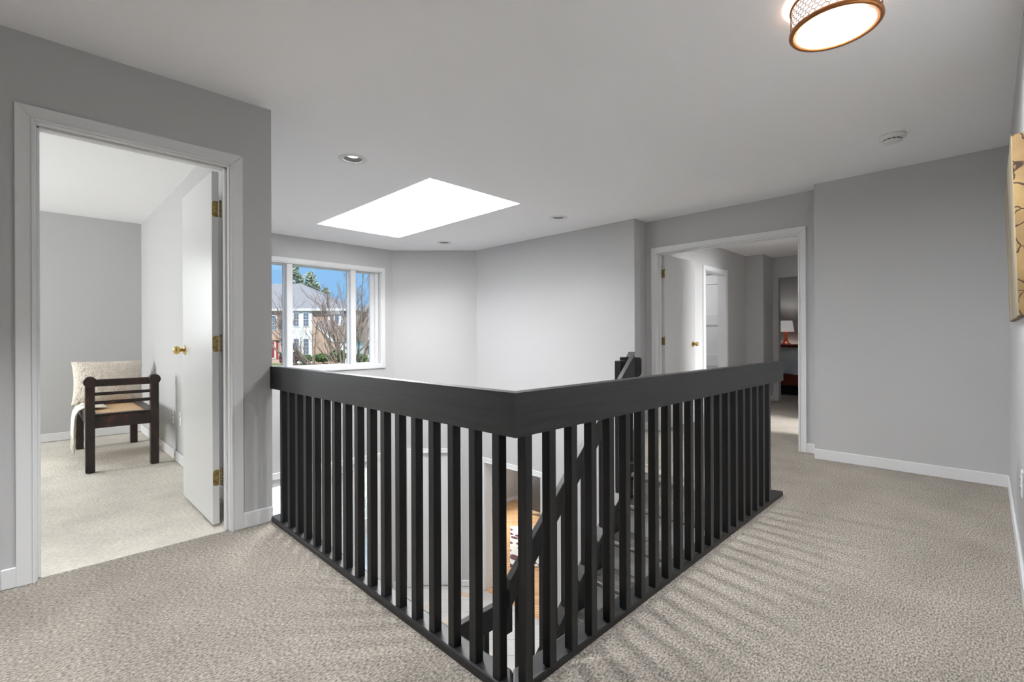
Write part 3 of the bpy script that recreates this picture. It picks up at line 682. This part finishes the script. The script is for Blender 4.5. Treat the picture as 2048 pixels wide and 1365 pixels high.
# ------------------------------------------------------------------ wall plates
def outlet(name, F, u, z, label, switch=False, w=.07, h=.115):
    rt = thing(name, F.p(u, 0, z - h / 2), label, 'outlet' if not switch else 'switch')
    MB().fbox(F, u - w / 2, u + w / 2, 0, .006, z - h / 2, z + h / 2).build('cover_plate', 'plate', rt, .003, 2)
    for dz in (-.02, .02):
        s_ = MB().lathe([(0, .0085), (.015, .008), (.0165, .006)], F.p(u, 0, z + dz), F.n, 16).build('socket', 'plate', rt)
        MB().fbox(F, u - .008, u - .005, .008, .0095, z + dz - .006, z + dz + .006).fbox(F, u + .005, u + .008, .008, .0095, z + dz - .006, z + dz + .006).build('slots', 'hole', s_)
outlet('wall_outlet', FX(.9), 5.21, .37, 'white wall outlet on the room wall nearest the bench')
outlet('wall_outlet', FX(.9), 4.92, .385, 'white wall outlet on the room wall nearest the open door')
outlet('wall_outlet', FY(7.0), .60, .30, 'white wall outlet low on the wall behind the bench')
outlet('wall_outlet', Fr((0, -.108), (1, 0), (0, 1)), 3.10, .415, 'outlet plate on the right side wall above the baseboard')

# ------------------------------------------------------------------ flush ceiling lamp
LC = Vector((2.247, .427, 0)); LR = .153
M['bronze'] = mat('brushed_copper_bronze', (.36, .14, .045), .34, .75, bump=(60, .1, .002))
M['gold'] = mat('gold_canopy', (.75, .56, .28), .3, 1)
M['shade'] = mat('lit_fabric_shade', (.9, .88, .84), .9, emit=(1, .99, .97), estr=1.0)
M['diff'] = mat('lit_diffuser', (.9, .9, .9), .6, emit=(.945, .975, 1), estr=150)
lp = thing('ceiling_light', (LC.x, LC.y, 2.29), 'round flush ceiling light with copper rims and lattice shade', 'light')
cz = lambda pr, mt, n, par=lp, seg=48: MB().lathe(pr, LC, 'Z', seg).build(n, mt, par)
cz([(0, 2.418), (.10, 2.418), (.105, 2.412), (.105, 2.405), (0, 2.405)], 'gold', 'canopy')
sh = cz([(LR - .006, 2.302), (LR - .006, 2.398)], 'shade', 'shade')
cz([(LR - .008, 2.396), (LR + .002, 2.396), (LR + .003, 2.400), (LR + .002, 2.405), (LR - .008, 2.405), (LR - .008, 2.396)], 'bronze', 'upper_rim')
cz([(LR - .020, 2.292), (LR + .001, 2.291), (LR + .005, 2.296), (LR + .004, 2.306), (LR - .005, 2.309), (LR - .014, 2.306), (LR - .020, 2.292)], 'bronze', 'lower_rim')
cz([(0, 2.2985), (LR - .016, 2.2985), (LR - .016, 2.302), (0, 2.302)], 'diff', 'diffuser')
lat = MB(); ncol = 40; rows = 6
for j in range(rows):
    for i in range(ncol):
        ang = 2 * PI * (i + (j % 2) * .5) / ncol; zc = 2.314 + j * .0145
        pts = []
        for q in range(9):
            aa = 2 * PI * q / 8; d_a = math.cos(aa) * .0118 / LR; zz = zc + math.sin(aa) * .0088
            pts.append((LC.x + math.cos(ang + d_a) * (LR - .002), LC.y + math.sin(ang + d_a) * (LR - .002), zz))
        lat.tube(pts, .0011, 3)
lat.build('lattice', 'bronze', sh, weld=False)

# ------------------------------------------------------------------ recessed downlights
M['bulb'] = mat('lit_downlight', (1, 1, 1), .5, emit=(1, .98, .95), estr=2.6)
M['reflector'] = mat('ribbed_reflector', (.11, .11, .11), .5, .0)
def downlight(x, y, lab, watts, cone=110):
    rt = thing('recessed_light', (x, y, H), lab, 'light', 'recessed ceiling lights')
    MB().lathe([(.068, H + .004), (.068, H - .002), (.074, H - .006), (.102, H - .004), (.105, H + .001)], (x, y, 0), 'Z', 32).build('trim_ring', 'plate', rt)
    MB().lathe([(.069, H - .001), (.064, H + .012), (.052, H + .030)], (x, y, 0), 'Z', 32).build('reflector', 'reflector', rt)
    MB().lathe([(0, H + .020), (.040, H + .022), (.050, H + .030)], (x, y, 0), 'Z', 24).build('bulb', 'bulb', rt)
    MB().lathe([(.0695, H + .004), (.0695, H + .16), (0, H + .16)], (x, y, 0), 'Z', 24).build('housing', 'reflector', rt)
    d = bpy.data.lights.new('downlight_lamp', 'SPOT'); d.energy = watts; d.spot_size = math.radians(cone); d.spot_blend = .8; d.shadow_soft_size = .045; d.color = (.96, .98, 1)
    l = bpy.data.objects.new('downlight_lamp', d); COL.objects.link(l); l.parent = rt; l.location = (0, 0, -.012)
downlight(DL[0][0], DL[0][1], 'recessed ceiling light nearest the left wall, before the skylight', 6)
downlight(DL[1][0], DL[1][1], 'recessed ceiling light right of the skylight, above the stairs', 6)
downlight(DL[2][0], DL[2][1], 'farthest recessed ceiling light, by the angled wall', 4)
downlight(DL[3][0], DL[3][1], 'added out-of-view fill downlight over the hall carpet by the left doorway', 150, 92)  # added fixture above the view, there to brighten the hall carpet
downlight(DL[4][0], DL[4][1], 'added out-of-view fill downlight at the back of the hall', 90, 92)  # second added fill fixture, unseen, for the back of the hall

# ------------------------------------------------------------------ smoke detector
sd = thing('smoke_detector', (4.07, .45, H - .045), 'white round smoke detector on the hall ceiling', 'smoke detector')
MB().lathe([(0, H), (.072, H), (.074, H - .008), (.066, H - .026), (.052, H - .030)], (4.07, .45, 0), 'Z', 32).build('base', 'plate', sd)
MB().lathe([(.048, H - .028), (.048, H - .036)], (4.07, .45, 0), 'Z', 32).build('vent_band', 'hole', sd)
MB().lathe([(.052, H - .036), (.05, H - .043), (.03, H - .046), (0, H - .046)], (4.07, .45, 0), 'Z', 32).build('cap', 'plate', sd)
rb = MB()
for i in range(12):
    a = 2 * PI * i / 12; rb.cyl((4.07 + .05 * math.cos(a), .45 + .05 * math.sin(a), H - .028), (4.07 + .05 * math.cos(a), .45 + .05 * math.sin(a), H - .037), .003, n=6)
rb.build('vent_ribs', 'plate', sd)

# ------------------------------------------------------------------ canvas picture on the right wall
def art_mat():
    P = mat('gold_botanical_print', (.7, .5, .22), .55); nt = P.node_tree; L = nt.links; b = nt.nodes['Principled BSDF']
    g_ = nt.nodes.new('ShaderNodeNewGeometry')
    n = nt.nodes.new('ShaderNodeTexNoise'); n.inputs['Scale'].default_value = 5; n.inputs['Detail'].default_value = 5; L.new(g_.outputs['Position'], n.inputs['Vector'])
    r = nt.nodes.new('ShaderNodeValToRGB'); e = r.color_ramp.elements; e[0].position = .3; e[0].color = (.17, .10, .04, 1); e[1].position = .7; e[1].color = (.38, .25, .10, 1)
    L.new(n.outputs['Fac'], r.inputs[0])
    mp = nt.nodes.new('ShaderNodeMapping'); mp.inputs['Scale'].default_value = (3, 9, 9); mp.inputs['Rotation'].default_value = (.5, .6, .3); L.new(g_.outputs['Position'], mp.inputs[0])
    v = nt.nodes.new('ShaderNodeTexVoronoi'); v.feature = 'DISTANCE_TO_EDGE'; v.inputs['Scale'].default_value = 1.0
    wn = nt.nodes.new('ShaderNodeTexNoise'); wn.inputs['Scale'].default_value = 1.3; wn.inputs['Detail'].default_value = 3; L.new(mp.outputs[0], wn.inputs['Vector'])
    wa = nt.nodes.new('ShaderNodeMix'); wa.data_type = 'RGBA'; wa.blend_type = 'LINEAR_LIGHT'; wa.inputs[0].default_value = .35; L.new(mp.outputs[0], wa.inputs[6]); L.new(wn.outputs['Color'], wa.inputs[7]); L.new(wa.outputs[2], v.inputs['Vector'])
    r2 = nt.nodes.new('ShaderNodeValToRGB'); r2.color_ramp.elements[0].position = .012; r2.color_ramp.elements[0].color = (.12, .06, .03, 1); r2.color_ramp.elements[1].position = .03; r2.color_ramp.elements[1].color = (1, 1, 1, 1)
    L.new(v.outputs['Distance'], r2.inputs[0])
    mx = nt.nodes.new('ShaderNodeMix'); mx.data_type = 'RGBA'; mx.blend_type = 'MULTIPLY'; mx.inputs[0].default_value = 1; L.new(r.outputs[0], mx.inputs[6]); L.new(r2.outputs[0], mx.inputs[7]); L.new(mx.outputs[2], b.inputs['Base Color'])
    return P
M['art'] = art_mat()
M['artfront'] = mat('streaked_grey_gold_print', (.34, .29, .20), .55, var=(9, .45, 5, (1, 1, .25)))
cv = thing('canvas_picture', (3.4, -.09, 1.15), 'thick gold botanical canvas hanging on the right side wall', 'picture')
def cq(x, front, z):      # top leans out from the wall
    k = (z - 1.155) / .75
    return Vector((x, (-.090 + .020 * k) if front else -.1075, z))
MB().hexa([cq(2.86, 0, 1.155), cq(4.02, 0, 1.155), cq(4.02, 1, 1.155), cq(2.86, 1, 1.155), cq(2.86, 0, 1.905), cq(4.02, 0, 1.905), cq(4.02, 1, 1.905), cq(2.86, 1, 1.905)]).build('canvas', 'art', cv, .002)
MB().hexa([cq(2.862, 1, 1.157), cq(4.018, 1, 1.157), cq(4.018, 1, 1.157) + Vector((0, .001, 0)), cq(2.862, 1, 1.157) + Vector((0, .001, 0)), cq(2.862, 1, 1.903), cq(4.018, 1, 1.903), cq(4.018, 1, 1.903) + Vector((0, .001, 0)), cq(2.862, 1, 1.903) + Vector((0, .001, 0))]).build('print', 'artfront', cv)

# ------------------------------------------------------------------ linen closet cabinet
area('closet_fill_light', (7.2, 3.9, 2.40), (7.3, 3.8, 0), .3, .3, 9)  # unseen fill light, added to brighten the closet interior
lc = thing('linen_cabinet', (8.1, 3.6, 0), 'tall white panelled cabinet inside the hallway closet', 'cabinet')
FL = FX(7.92)
MB().box(7.94, 8.34, 2.98, 4.2, 0, 2.2).build('body', 'trim', lc, .003)
MB().fbox(FL, 2.98, 4.2, -.02, .03, 2.12, 2.2).build('cornice', 'trim', lc, .006)
for (a, b) in ((3.0, 3.58), (3.60, 4.18)):
    dd_ = MB().panel(FL, a, b, .05, 2.1, .02, [(a + .09, b - .09, z0, z1) for z0, z1 in ((.12, .60), (.80, 1.27), (1.46, 1.95))]).build('door', 'trim', lc, .004)
    for z0, z1 in ((.12, .60), (.80, 1.27), (1.46, 1.95)): MB().fbox(FL, a + .085, b - .085, -.02, -.0165, z0 - .005, z1 + .005).build('door_panel', 'trim', dd_)
    MB().lathe([(0, .03), (.03, .022), (.034, .008), (.034, 0)], FL.p((b - .15) if a < 3.3 else a + .15, 0, .71), FL.n, 16).build('cup_pull', 'chrome', dd_)

# ------------------------------------------------------------------ far bedroom: lamp, nightstand, bed
M['redwood'] = wood_mat('cherry_wood', (.15, .022, .009), (.25, .045, .016), .35, (1, 6, 1), 5, .1)
M['lampred'] = mat('orange_lacquer', (.36, .055, .015), .25, coat=.3)
M['lshade'] = mat('linen_lamp_shade', (.75, .74, .72), .9, emit=(1, .98, .95), estr=.18)
M['spread'] = mat('white_bedspread', (.72, .72, .73), .9, bump=(14, .6, .03), var=(6, .06, 3))
M['darkgap'] = mat('underbed_shade', (.01, .01, .01), .9)  # near-black colour painting the shade beneath the bed
ns = thing('dresser', (11.68, 3.0, 0), 'cherry wood dresser carrying the bedroom table lamp', 'dresser')
MB().box(11.36, 11.98, 2.2, 3.9, .08, .885).build('body', 'redwood', ns, .004); MB().box(11.32, 11.99, 2.16, 3.94, .885, .92).build('top', 'redwood', ns, .006)
for i in range(3):
    for (a, b) in ((2.23, 3.03), (3.05, 3.87)):
        z = .12 + i * .255; d_ = MB().box(11.345, 11.365, a, b, z, z + .235).build('drawer', 'redwood', ns, .003); MB().cyl((11.325, (a + b) / 2, z + .12), (11.345, (a + b) / 2, z + .12), .015, n=10).build('knob', 'brass', d_)
tl = thing('table_lamp', (11.6, 3.12, .92), 'table lamp with red turned base and white shade in the far bedroom', 'lamp')
MB().lathe([(0, .92), (.10, .92), (.098, .93), (.06, .955), (.036, 1.0), (.026, 1.06), (.022, 1.14), (.026, 1.17), (.036, 1.185), (.03, 1.2), (0, 1.2)], (11.6, 3.12, 0), 'Z', 24).build('base', 'lampred', tl)
sh = MB().lathe([(.155, 1.19), (.118, 1.43)], (11.6, 3.12, 0), 'Z', 32).build('shade', 'lshade', tl); md = sh.modifiers.new('solid', 'SOLIDIFY'); md.thickness = .003
MB().cyl((11.6, 3.12, 1.2), (11.6, 3.12, 1.455), .006, n=8).build('stem', 'brass', tl)
d = bpy.data.lights.new('lamp_bulb', 'POINT'); d.energy = 5; d.shadow_soft_size = .03; d.color = (1, .96, .9)
l = bpy.data.objects.new('lamp_bulb', d); COL.objects.link(l); l.parent = tl; l.location = (0, 0, .40)
bd = thing('bed', (10.4, 2.6, 0), 'bed with white spread and cherry side rail in the far bedroom', 'bed')
MB().box(9.85, 11.1, 1.5, 3.6, .18, .385).build('bed_frame', 'redwood', bd, .004)
for x in (9.87, 11.03):
    for y in (1.53, 3.52): MB().box(x, x + .05, y, y + .05, 0, .18).build('leg', 'redwood', bd)
MB().box(9.9, 11.05, 1.56, 3.54, .02, .18).build('under_bed_shade', 'darkgap', bd)  # dark block standing in for the shaded gap between the legs
rnd = random.Random(11); sp = MB()
def bfn(a, b):
    ang = b * PI; cx = 10.475 - .625 * math.copysign(abs(math.cos(ang)) ** .35, math.cos(ang)); z = .39 + .47 * abs(math.sin(ang)) ** .38
    w = .012 * math.sin(a * 37) * (1 - abs(math.sin(ang))) + .012 * math.sin(a * 13 + b * 9)
    return Vector((cx + w, 1.48 + a * 2.12, z + w * .6))
sp.grid(bfn, 60, 30); sp.build('bedspread', 'spread', bd)
MB().box(9.95, 11.0, 1.55, 3.55, .385, .80).build('mattress', 'spread', bd, .03, 2)

# ------------------------------------------------------------------ outside: lawn, street, neighbour houses, trees
def OUT(px, py, d):          # a photo direction carried out to distance d (metres in front of the window side)
    return FWD * d + RGT * ((px - 1024) / FPX * d) + Vector((0, 0, EYE + (HORIZON - py) / FPX * d))
LAT = lambda px, d: (px - 1024) / FPX * d
ZZ = lambda py, d: EYE + (HORIZON - py) / FPX * d
M['lawn'] = mat('winter_lawn', (.30, .33, .14), .95, var=(1.2, .35, 5), bump=(30, .5, .05))
M['asphalt'] = mat('asphalt', (.42, .41, .42), .9, var=(3, .12, 4))
M['mulch'] = mat('mulch_bed', (.30, .17, .12), .95, var=(6, .3, 4))
M['brickfar'] = mat('pink_brick', (.62, .43, .36), .9, var=(9, .16, 3, (1, 1, 3)))
M['brickfar2'] = mat('tan_brick', (.58, .40, .29), .9, var=(9, .14, 3, (1, 1, 3)))
M['siding'] = mat('white_siding', (.86, .85, .84), .7)
M['shingle'] = mat('grey_shingle', (.40, .36, .36), .9, var=(14, .25, 4, (1, 1, 2)))
M['shinglebr'] = mat('brown_shingle', (.44, .33, .27), .9, var=(14, .25, 4, (1, 1, 2)))
M['white_out'] = mat('white_painted_trim_outside', (.88, .88, .88), .6)
M['pane_dark'] = mat('dark_window_glass', (.16, .19, .25), .12, spec=.8)
M['reddoor'] = mat('dark_red_door', (.32, .05, .05), .5)
M['shutter'] = mat('dark_shutter', (.16, .10, .10), .7)
DH = 52.0; GZ = ZZ(725, DH)
gp = MB()
rows_ = [(8.2, -3.3), (16, -3.2), (30, -2.5), (44, GZ - .02), (DH + 1, GZ), (75, GZ + .3), (140, 2.0)]
for k in range(len(rows_) - 1):
    (d0, z0), (d1, z1) = rows_[k], rows_[k + 1]
    a = [FWD * d0 + RGT * -70 + UPV * z0, FWD * d0 + RGT * 60 + UPV * z0, FWD * d1 + RGT * 60 + UPV * z1, FWD * d1 + RGT * -70 + UPV * z1]
    gp.add(a, [(0, 1, 2, 3)])
struct(gp, 'ground', 'lawn', 'winter lawn outside sloping up to the neighbouring houses', 'lawn')
dv = MB(); d0, d1 = 40.0, 46.5
zg = lambda d: -2.5 + (d - 30) / 14 * (GZ - .02 + 2.5) if d < 44 else GZ
dv.add([FWD * d0 + RGT * -60 + UPV * (zg(d0) + .04), FWD * d0 + RGT * 50 + UPV * (zg(d0) + .04), FWD * 44 + RGT * 50 + UPV * (zg(44) + .04), FWD * 44 + RGT * -60 + UPV * (zg(44) + .04)], [(0, 1, 2, 3)])
struct(dv, 'street', 'asphalt', 'grey street in front of the neighbouring houses', 'street')
tag(MB().hexa([FWD * 44.6 + RGT * LAT(585, 44.6) + UPV * GZ, FWD * 44.6 + RGT * LAT(700, 44.6) + UPV * GZ, FWD * 47.3 + RGT * LAT(700, 47.3) + UPV * GZ, FWD * 47.3 + RGT * LAT(585, 47.3) + UPV * GZ,
              FWD * 44.6 + RGT * LAT(585, 44.6) + UPV * (GZ + .12), FWD * 44.6 + RGT * LAT(700, 44.6) + UPV * (GZ + .12), FWD * 47.3 + RGT * LAT(700, 47.3) + UPV * (GZ + .15), FWD * 47.3 + RGT * LAT(585, 47.3) + UPV * (GZ + .15)]).build('mulch_bed', 'mulch'), 'reddish mulch bed at the foot of the white house front', 'garden bed')

struct(MB().box(1.2, 4.4, 6.62, 8.6, -3.3, LOW - .03), 'porch', 'siding', 'pale concrete porch outside the front entry', 'porch')
FH = Fr((FWD.x * DH, FWD.y * DH), (RGT.x, RGT.y), (-FWD.x, -FWD.y))
X = lambda px: LAT(px, DH); Z = lambda py: ZZ(py, DH)
hs = thing('neighbor_house', FH.p(X(590), 0, GZ), 'two-storey brick and white siding house across the street', 'house')
EAVE = Z(617)
MB().fbox(FH, X(440), X(586), -8, 0, GZ, EAVE).build('brick_wall', 'brickfar', hs)
MB().fbox(FH, X(584), X(626), -8, .25, GZ, EAVE).build('siding_wall', 'siding', hs)
MB().fbox(FH, X(626), X(692), -8, -.2, GZ, EAVE).build('brick_wall', 'brickfar', hs)
# clapboards on the white section
for i in range(14):
    z = GZ + .5 + i * (EAVE - GZ - .6) / 14
    MB().fbox(FH, X(584) - .02, X(626) + .02, .25, .275, z, z + .035).build('clapboard', 'siding', hs)
# main hip roof
rz = ZZ(566, DH + 4.2); ov = .5
a0, a1, r1 = X(436), X(696), LAT(603, DH + 4.2)
rf = MB(); P = FH.p
rv_ = [P(a0, ov, EAVE), P(a1, ov, EAVE), P(a1, -8.6, EAVE), P(a0, -8.6, EAVE), P(a0 + 1, -4.2, rz), P(r1, -4.2, rz)]
rf.add(rv_, [(0, 1, 5, 4), (1, 2, 5), (2, 3, 4, 5), (3, 0, 4), (0, 3, 2, 1)])
rf.build('roof', 'shingle', hs)
MB().fbox(FH, a0, a1, ov, ov + .12, EAVE - .22, EAVE + .02).build('eave_board', 'white_out', hs)
ch = MB().fbox(FH, X(538), X(550), -4.6, -3.6, rz - .8, ZZ(559, DH + 4)).build('chimney', 'brickfar2', hs)
MB().fbox(FH, X(537), X(552), -4.7, -3.5, ZZ(562, DH + 4), ZZ(558, DH + 4)).build('chimney_cap', 'white_out', ch)
def hwin(u0, u1, z0, z1, t, nx=2, nz=3, arch=False):
    w = MB()
    fr = .07
    if arch:
        c_, r_ = (u0 + u1) / 2, (u1 - u0) / 2
        pts = [(u0 - fr, z0 - fr), (u1 + fr, z0 - fr)] + [(c_ + (r_ + fr) * math.cos(q * PI / 10), z1 + (r_ + fr) * math.sin(q * PI / 10)) for q in range(11)]
        gl = [(u0, z0), (u1, z0)] + [(c_ + r_ * math.cos(q * PI / 10), z1 + r_ * math.sin(q * PI / 10)) for q in range(11)]
    else:
        pts = [(u0 - fr, z0 - fr), (u1 + fr, z0 - fr), (u1 + fr, z1 + fr), (u0 - fr, z1 + fr)]; gl = [(u0, z0), (u1, z0), (u1, z1), (u0, z1)]
    f_ = MB().fpoly(FH, pts, t, t + .08).build('window', 'white_out', hs)
    MB().fpoly(FH, gl, t + .08, t + .09).build('pane', 'pane_dark', f_)
    mt = MB()
    for i in range(1, nx): u = u0 + (u1 - u0) * i / nx; mt.fbox(FH, u - .012, u + .012, t + .09, t + .11, z0, z1)
    for i in range(1, nz + 1): z = z0 + (z1 - z0) * i / (nz if arch else nz + 1); mt.fbox(FH, u0, u1, t + .09, t + .11, z - .012, z + .012)
    mt.build('muntins', 'white_out', f_)
for a, b in ((590.8, 600.2), (609.8, 620)):
    hwin(X(a), X(b), Z(651), Z(625.5), .27); hwin(X(a), X(b), Z(707), Z(676.5), .27)
hwin(X(541.5), X(553.5), Z(657.5), Z(636), .0, 3, 3, True)
hwin(X(518), X(532), Z(657), Z(630), .0); hwin(X(518), X(532), Z(708), Z(678), .0)
for px in (558.5, ): MB().fbox(FH, X(px), X(px + 5.5), 0, .06, Z(658), Z(639)).build('shutter', 'shutter', hs)
# entry
MB().fbox(FH, X(541), X(552), 0, .08, Z(716), Z(681)).build('door_frame', 'white_out', hs)
dd_ = MB().fbox(FH, X(542.5), X(549.5), .08, .11, Z(714), Z(683)).build('front_door', 'reddoor', hs)
MB().fbox(FH, X(553), X(556.5), 0, .06, Z(717), Z(681)).build('sidelight', 'reddoor', hs)
MB().fbox(FH, X(537), X(562), 0, .35, Z(679), Z(674)).build('entry_canopy', 'brickfar2', hs)
# projecting garage wing with a long rake
FG = Fr((FWD.x * 48, FWD.y * 48), (RGT.x, RGT.y), (-FWD.x, -FWD.y)); XG = lambda px: LAT(px, 48); ZG_ = lambda py: ZZ(py, 48)
wing = [(XG(626), GZ), (XG(672), GZ), (XG(672), ZG_(684)), (XG(632), ZG_(647)), (XG(626), ZG_(647))]
MB().fpoly(FG, wing, -4, 0).build('garage_wall', 'brickfar2', hs)
MB().fpoly(FG, [(XG(631), ZG_(650)), (XG(668), ZG_(684.5)), (XG(668), ZG_(680.5)), (XG(632), ZG_(646))], -.05, .15).build('rake_board', 'white_out', hs)
MB().poly([FG.p(XG(631), .1, ZG_(646)), FG.p(XG(672), .1, ZG_(684)), FG.p(XG(690), -5, ZG_(672)), FG.p(XG(650), -5, ZG_(632))], (0, 0, .12)).build('garage_roof', 'shinglebr', hs)
MB().fbox(FG, XG(674), XG(700), -4.5, -.3, GZ, ZG_(682)).build('garage_bay', 'siding', hs)
MB().fpoly(FG, [(XG(670), ZG_(683)), (XG(704), ZG_(683)), (XG(700), ZG_(655)), (XG(676), ZG_(655))], -4.5, -.1).build('garage_bay_roof', 'shinglebr', hs)
# dormer
dm = MB().fpoly(FH, [(X(663), Z(651)), (X(688), Z(651)), (X(688), Z(628)), (X(663), Z(628))], -2.5, .9).build('dormer', 'siding', hs)
MB().fpoly(FH, [(X(660), Z(629)), (X(691), Z(629)), (X(687), Z(622)), (X(664), Z(622))], -2.5, 1.1).build('dormer_roof', 'shingle', dm)
for a, b in ((667.5, 674), (676.5, 683.5)):
    MB().fbox(FH, X(a), X(b), .9, .96, Z(647), Z(631)).build('dormer_pane', 'pane_dark', dm)
# second house to the right
D2_ = 62.0
F2 = Fr((FWD.x * D2_, FWD.y * D2_), (RGT.x, RGT.y), (-FWD.x, -FWD.y)); X2 = lambda px: LAT(px, D2_); Z2 = lambda py: ZZ(py, D2_)
h2 = thing('second_house', F2.p(X2(740), 0, Z2(722)), 'white house with a tall brown roof seen through the right window light', 'house')
MB().fbox(F2, X2(704), X2(800), -9, 0, Z2(724), Z2(675)).build('wall', 'siding', h2)
MB().add([F2.p(X2(700), .4, Z2(676)), F2.p(X2(806), .4, Z2(676)), F2.p(X2(790), -4.5, Z2(600)), F2.p(X2(716), -4.5, Z2(600)), F2.p(X2(700), -9.4, Z2(676)), F2.p(X2(806), -9.4, Z2(676))],
         [(0, 1, 2, 3), (4, 5, 2, 3), (0, 3, 4), (1, 2, 5), (0, 1, 5, 4)]).build('roof', 'shinglebr', h2)
MB().fbox(F2, X2(700), X2(806), .4, .55, Z2(678), Z2(675)).build('eave_board', 'white_out', h2)
for a, b in ((714, 720.5), (735, 742)):
    MB().fbox(F2, X2(a), X2(b), 0, .08, Z2(708), Z2(690)).build('window', 'pane_dark', h2)

# trees
M['bark'] = mat('grey_brown_bark', (.27, .20, .16), .9, var=(8, .3, 4))
M['twig'] = mat('reddish_twigs', (.33, .24, .20), .9)
M['pine'] = mat('pale_pine_needles', (.40, .45, .35), .9, var=(2, .3, 3))
M['bush'] = mat('evergreen_bush', (.12, .19, .06), .9, var=(4, .5, 3))
M['redbush'] = mat('red_winter_shrub', (.36, .14, .13), .9, var=(4, .4, 3))
def bare_tree(px, d, name, label, seed, stems, hgt, lean, leafy=False):
    rnd = random.Random(seed); base_ = FWD * d + RGT * LAT(px, d); zb = zg(d) if d < 44 else GZ
    base_.z = zb
    rt = thing(name, base_, label, 'tree')
    tr, tw = MB(), MB()
    def grow(p, dr_, ln_, r_, lev):
        pts = [p]; dcur = dr_.copy(); n = 4
        for k in range(n):
            dcur = (dcur + Vector((rnd.uniform(-.12, .12), rnd.uniform(-.12, .12), rnd.uniform(-.02, .12)))).normalized()
            pts.append(pts[-1] + dcur * ln_ / n)
        (tr if lev < 1 else tw).tube(pts, [r_ * (1 - .55 * k / n) for k in range(n + 1)], 5 if lev < 2 else 3)
        if lev >= 4: return
        for k in range(rnd.randint(3, 4) if lev < 3 else 3):
            t_ = rnd.uniform(.3, 1); i = min(int(t_ * n), n - 1); q = pts[i].lerp(pts[i + 1], t_ * n - i)
            side = Vector((rnd.uniform(-1, 1), rnd.uniform(-1, 1), rnd.uniform(.1, .8))).normalized()
            grow(q, (dcur * .8 + side * .75).normalized(), ln_ * rnd.uniform(.45, .62), r_ * .48, lev + 1)
    for k in range(stems):
        a = lean + rnd.uniform(-.75, .75)
        dr_ = (RGT * math.sin(a) + UPV * math.cos(a) + FWD * rnd.uniform(-.25, .25)).normalized()
        grow(base_.copy(), dr_, hgt * rnd.uniform(.55, .75), .10, 0)
    tr.build('trunk', 'bark', rt, weld=False); tw.build('branches', 'twig', rt, weld=False)
bare_tree(688, 30, 'bare_tree', 'bare many-stemmed tree standing before the brick house', 4, 9, 7.6, -.40)
bare_tree(712, 33, 'bare_tree', 'bare tree seen through the right window light', 9, 5, 6.8, .1)
def leafmass(name, label, cat, centers, material, n, size, seed, kindpart='foliage', trunk=None):
    rnd = random.Random(seed); c0 = centers[0][0]
    rt = thing(name, Vector((c0.x, c0.y, min(c[0].z - c[2] for c in centers))), label, cat)
    mb = MB()
    for (c_, rx, rz_) in centers:
        for _ in range(n):
            v = Vector((rnd.gauss(0, 1), rnd.gauss(0, 1), rnd.gauss(0, 1))).normalized() * rnd.uniform(.55, 1.0)
            p = c_ + Vector((v.x * rx, v.y * rx, v.z * rz_)); a = Vector((rnd.uniform(-1, 1), rnd.uniform(-1, 1), rnd.uniform(-1, 1))).normalized(); b = a.orthogonal().normalized()
            s_ = size * rnd.uniform(.6, 1.3)
            mb.add([p - a * s_ - b * s_ * .5, p + a * s_ - b * s_ * .5, p + a * s_ * .8 + b * s_ * .5, p - a * s_ * .8 + b * s_ * .5], [(0, 1, 2, 3)])
        core = MB()
    o = mb.build(kindpart, material, rt, weld=False)
    if trunk: MB().tube(trunk, [.16, .1, .05], 6).build('trunk', 'bark', rt)
    return rt
DT = 66.0
def C(px, py, d, rpx, hpx): return (OUT(px, py, d), rpx / FPX * d, hpx / FPX * d)
leafmass('pine_tree', 'pale pine tree rising behind the roof left of the window mullion', 'tree', [C(590, 548, DT, 8, 22), C(597, 560, DT, 9, 14)], 'pine', 420, .28, 1, trunk=[OUT(591, 640, DT), OUT(591, 580, DT), OUT(591, 530, DT)])
leafmass('pine_tree', 'pale pine tree rising highest behind the house roof', 'tree', [C(622, 562, DT, 10, 20), C(617, 576, DT, 9, 12), C(632, 575, DT, 7, 12)], 'pine', 380, .28, 2, trunk=[OUT(624, 650, DT), OUT(624, 590, DT), OUT(622, 545, DT)])
leafmass('pine_tree', 'low pine crown just above the sloping house roof', 'tree', [C(645, 590, 73, 9, 10), C(652, 583, 73, 5, 8)], 'pine', 300, .26, 3, trunk=[OUT(646, 694, 73), OUT(646, 610, 73), OUT(646, 585, 73)])
leafmass('garden_shrub', 'round green shrub below the white siding windows', 'shrub', [C(613, 716, 46, 13, 7)], 'bush', 900, .10, 4)
leafmass('garden_shrub', 'dark green shrub next to the garage wall', 'shrub', [C(643, 715, 46.3, 15, 9)], 'bush', 900, .10, 5)
leafmass('garden_shrub', 'large green shrub around the bare tree trunks', 'shrub', [C(676, 711, 46, 17, 13)], 'bush', 1100, .11, 6)
leafmass('garden_shrub', 'green shrub low in the right window light', 'shrub', [C(722, 716, 46, 12, 9)], 'bush', 700, .10, 7)
leafmass('garden_shrub', 'reddish winter shrub beside the white siding', 'shrub', [C(590, 713, 46, 8, 12)], 'redbush', 700, .09, 8)
leafmass('garden_shrub', 'reddish winter shrub beside the red front door', 'shrub', [C(562, 715, 49, 4, 9)], 'redbush', 400, .09, 9)
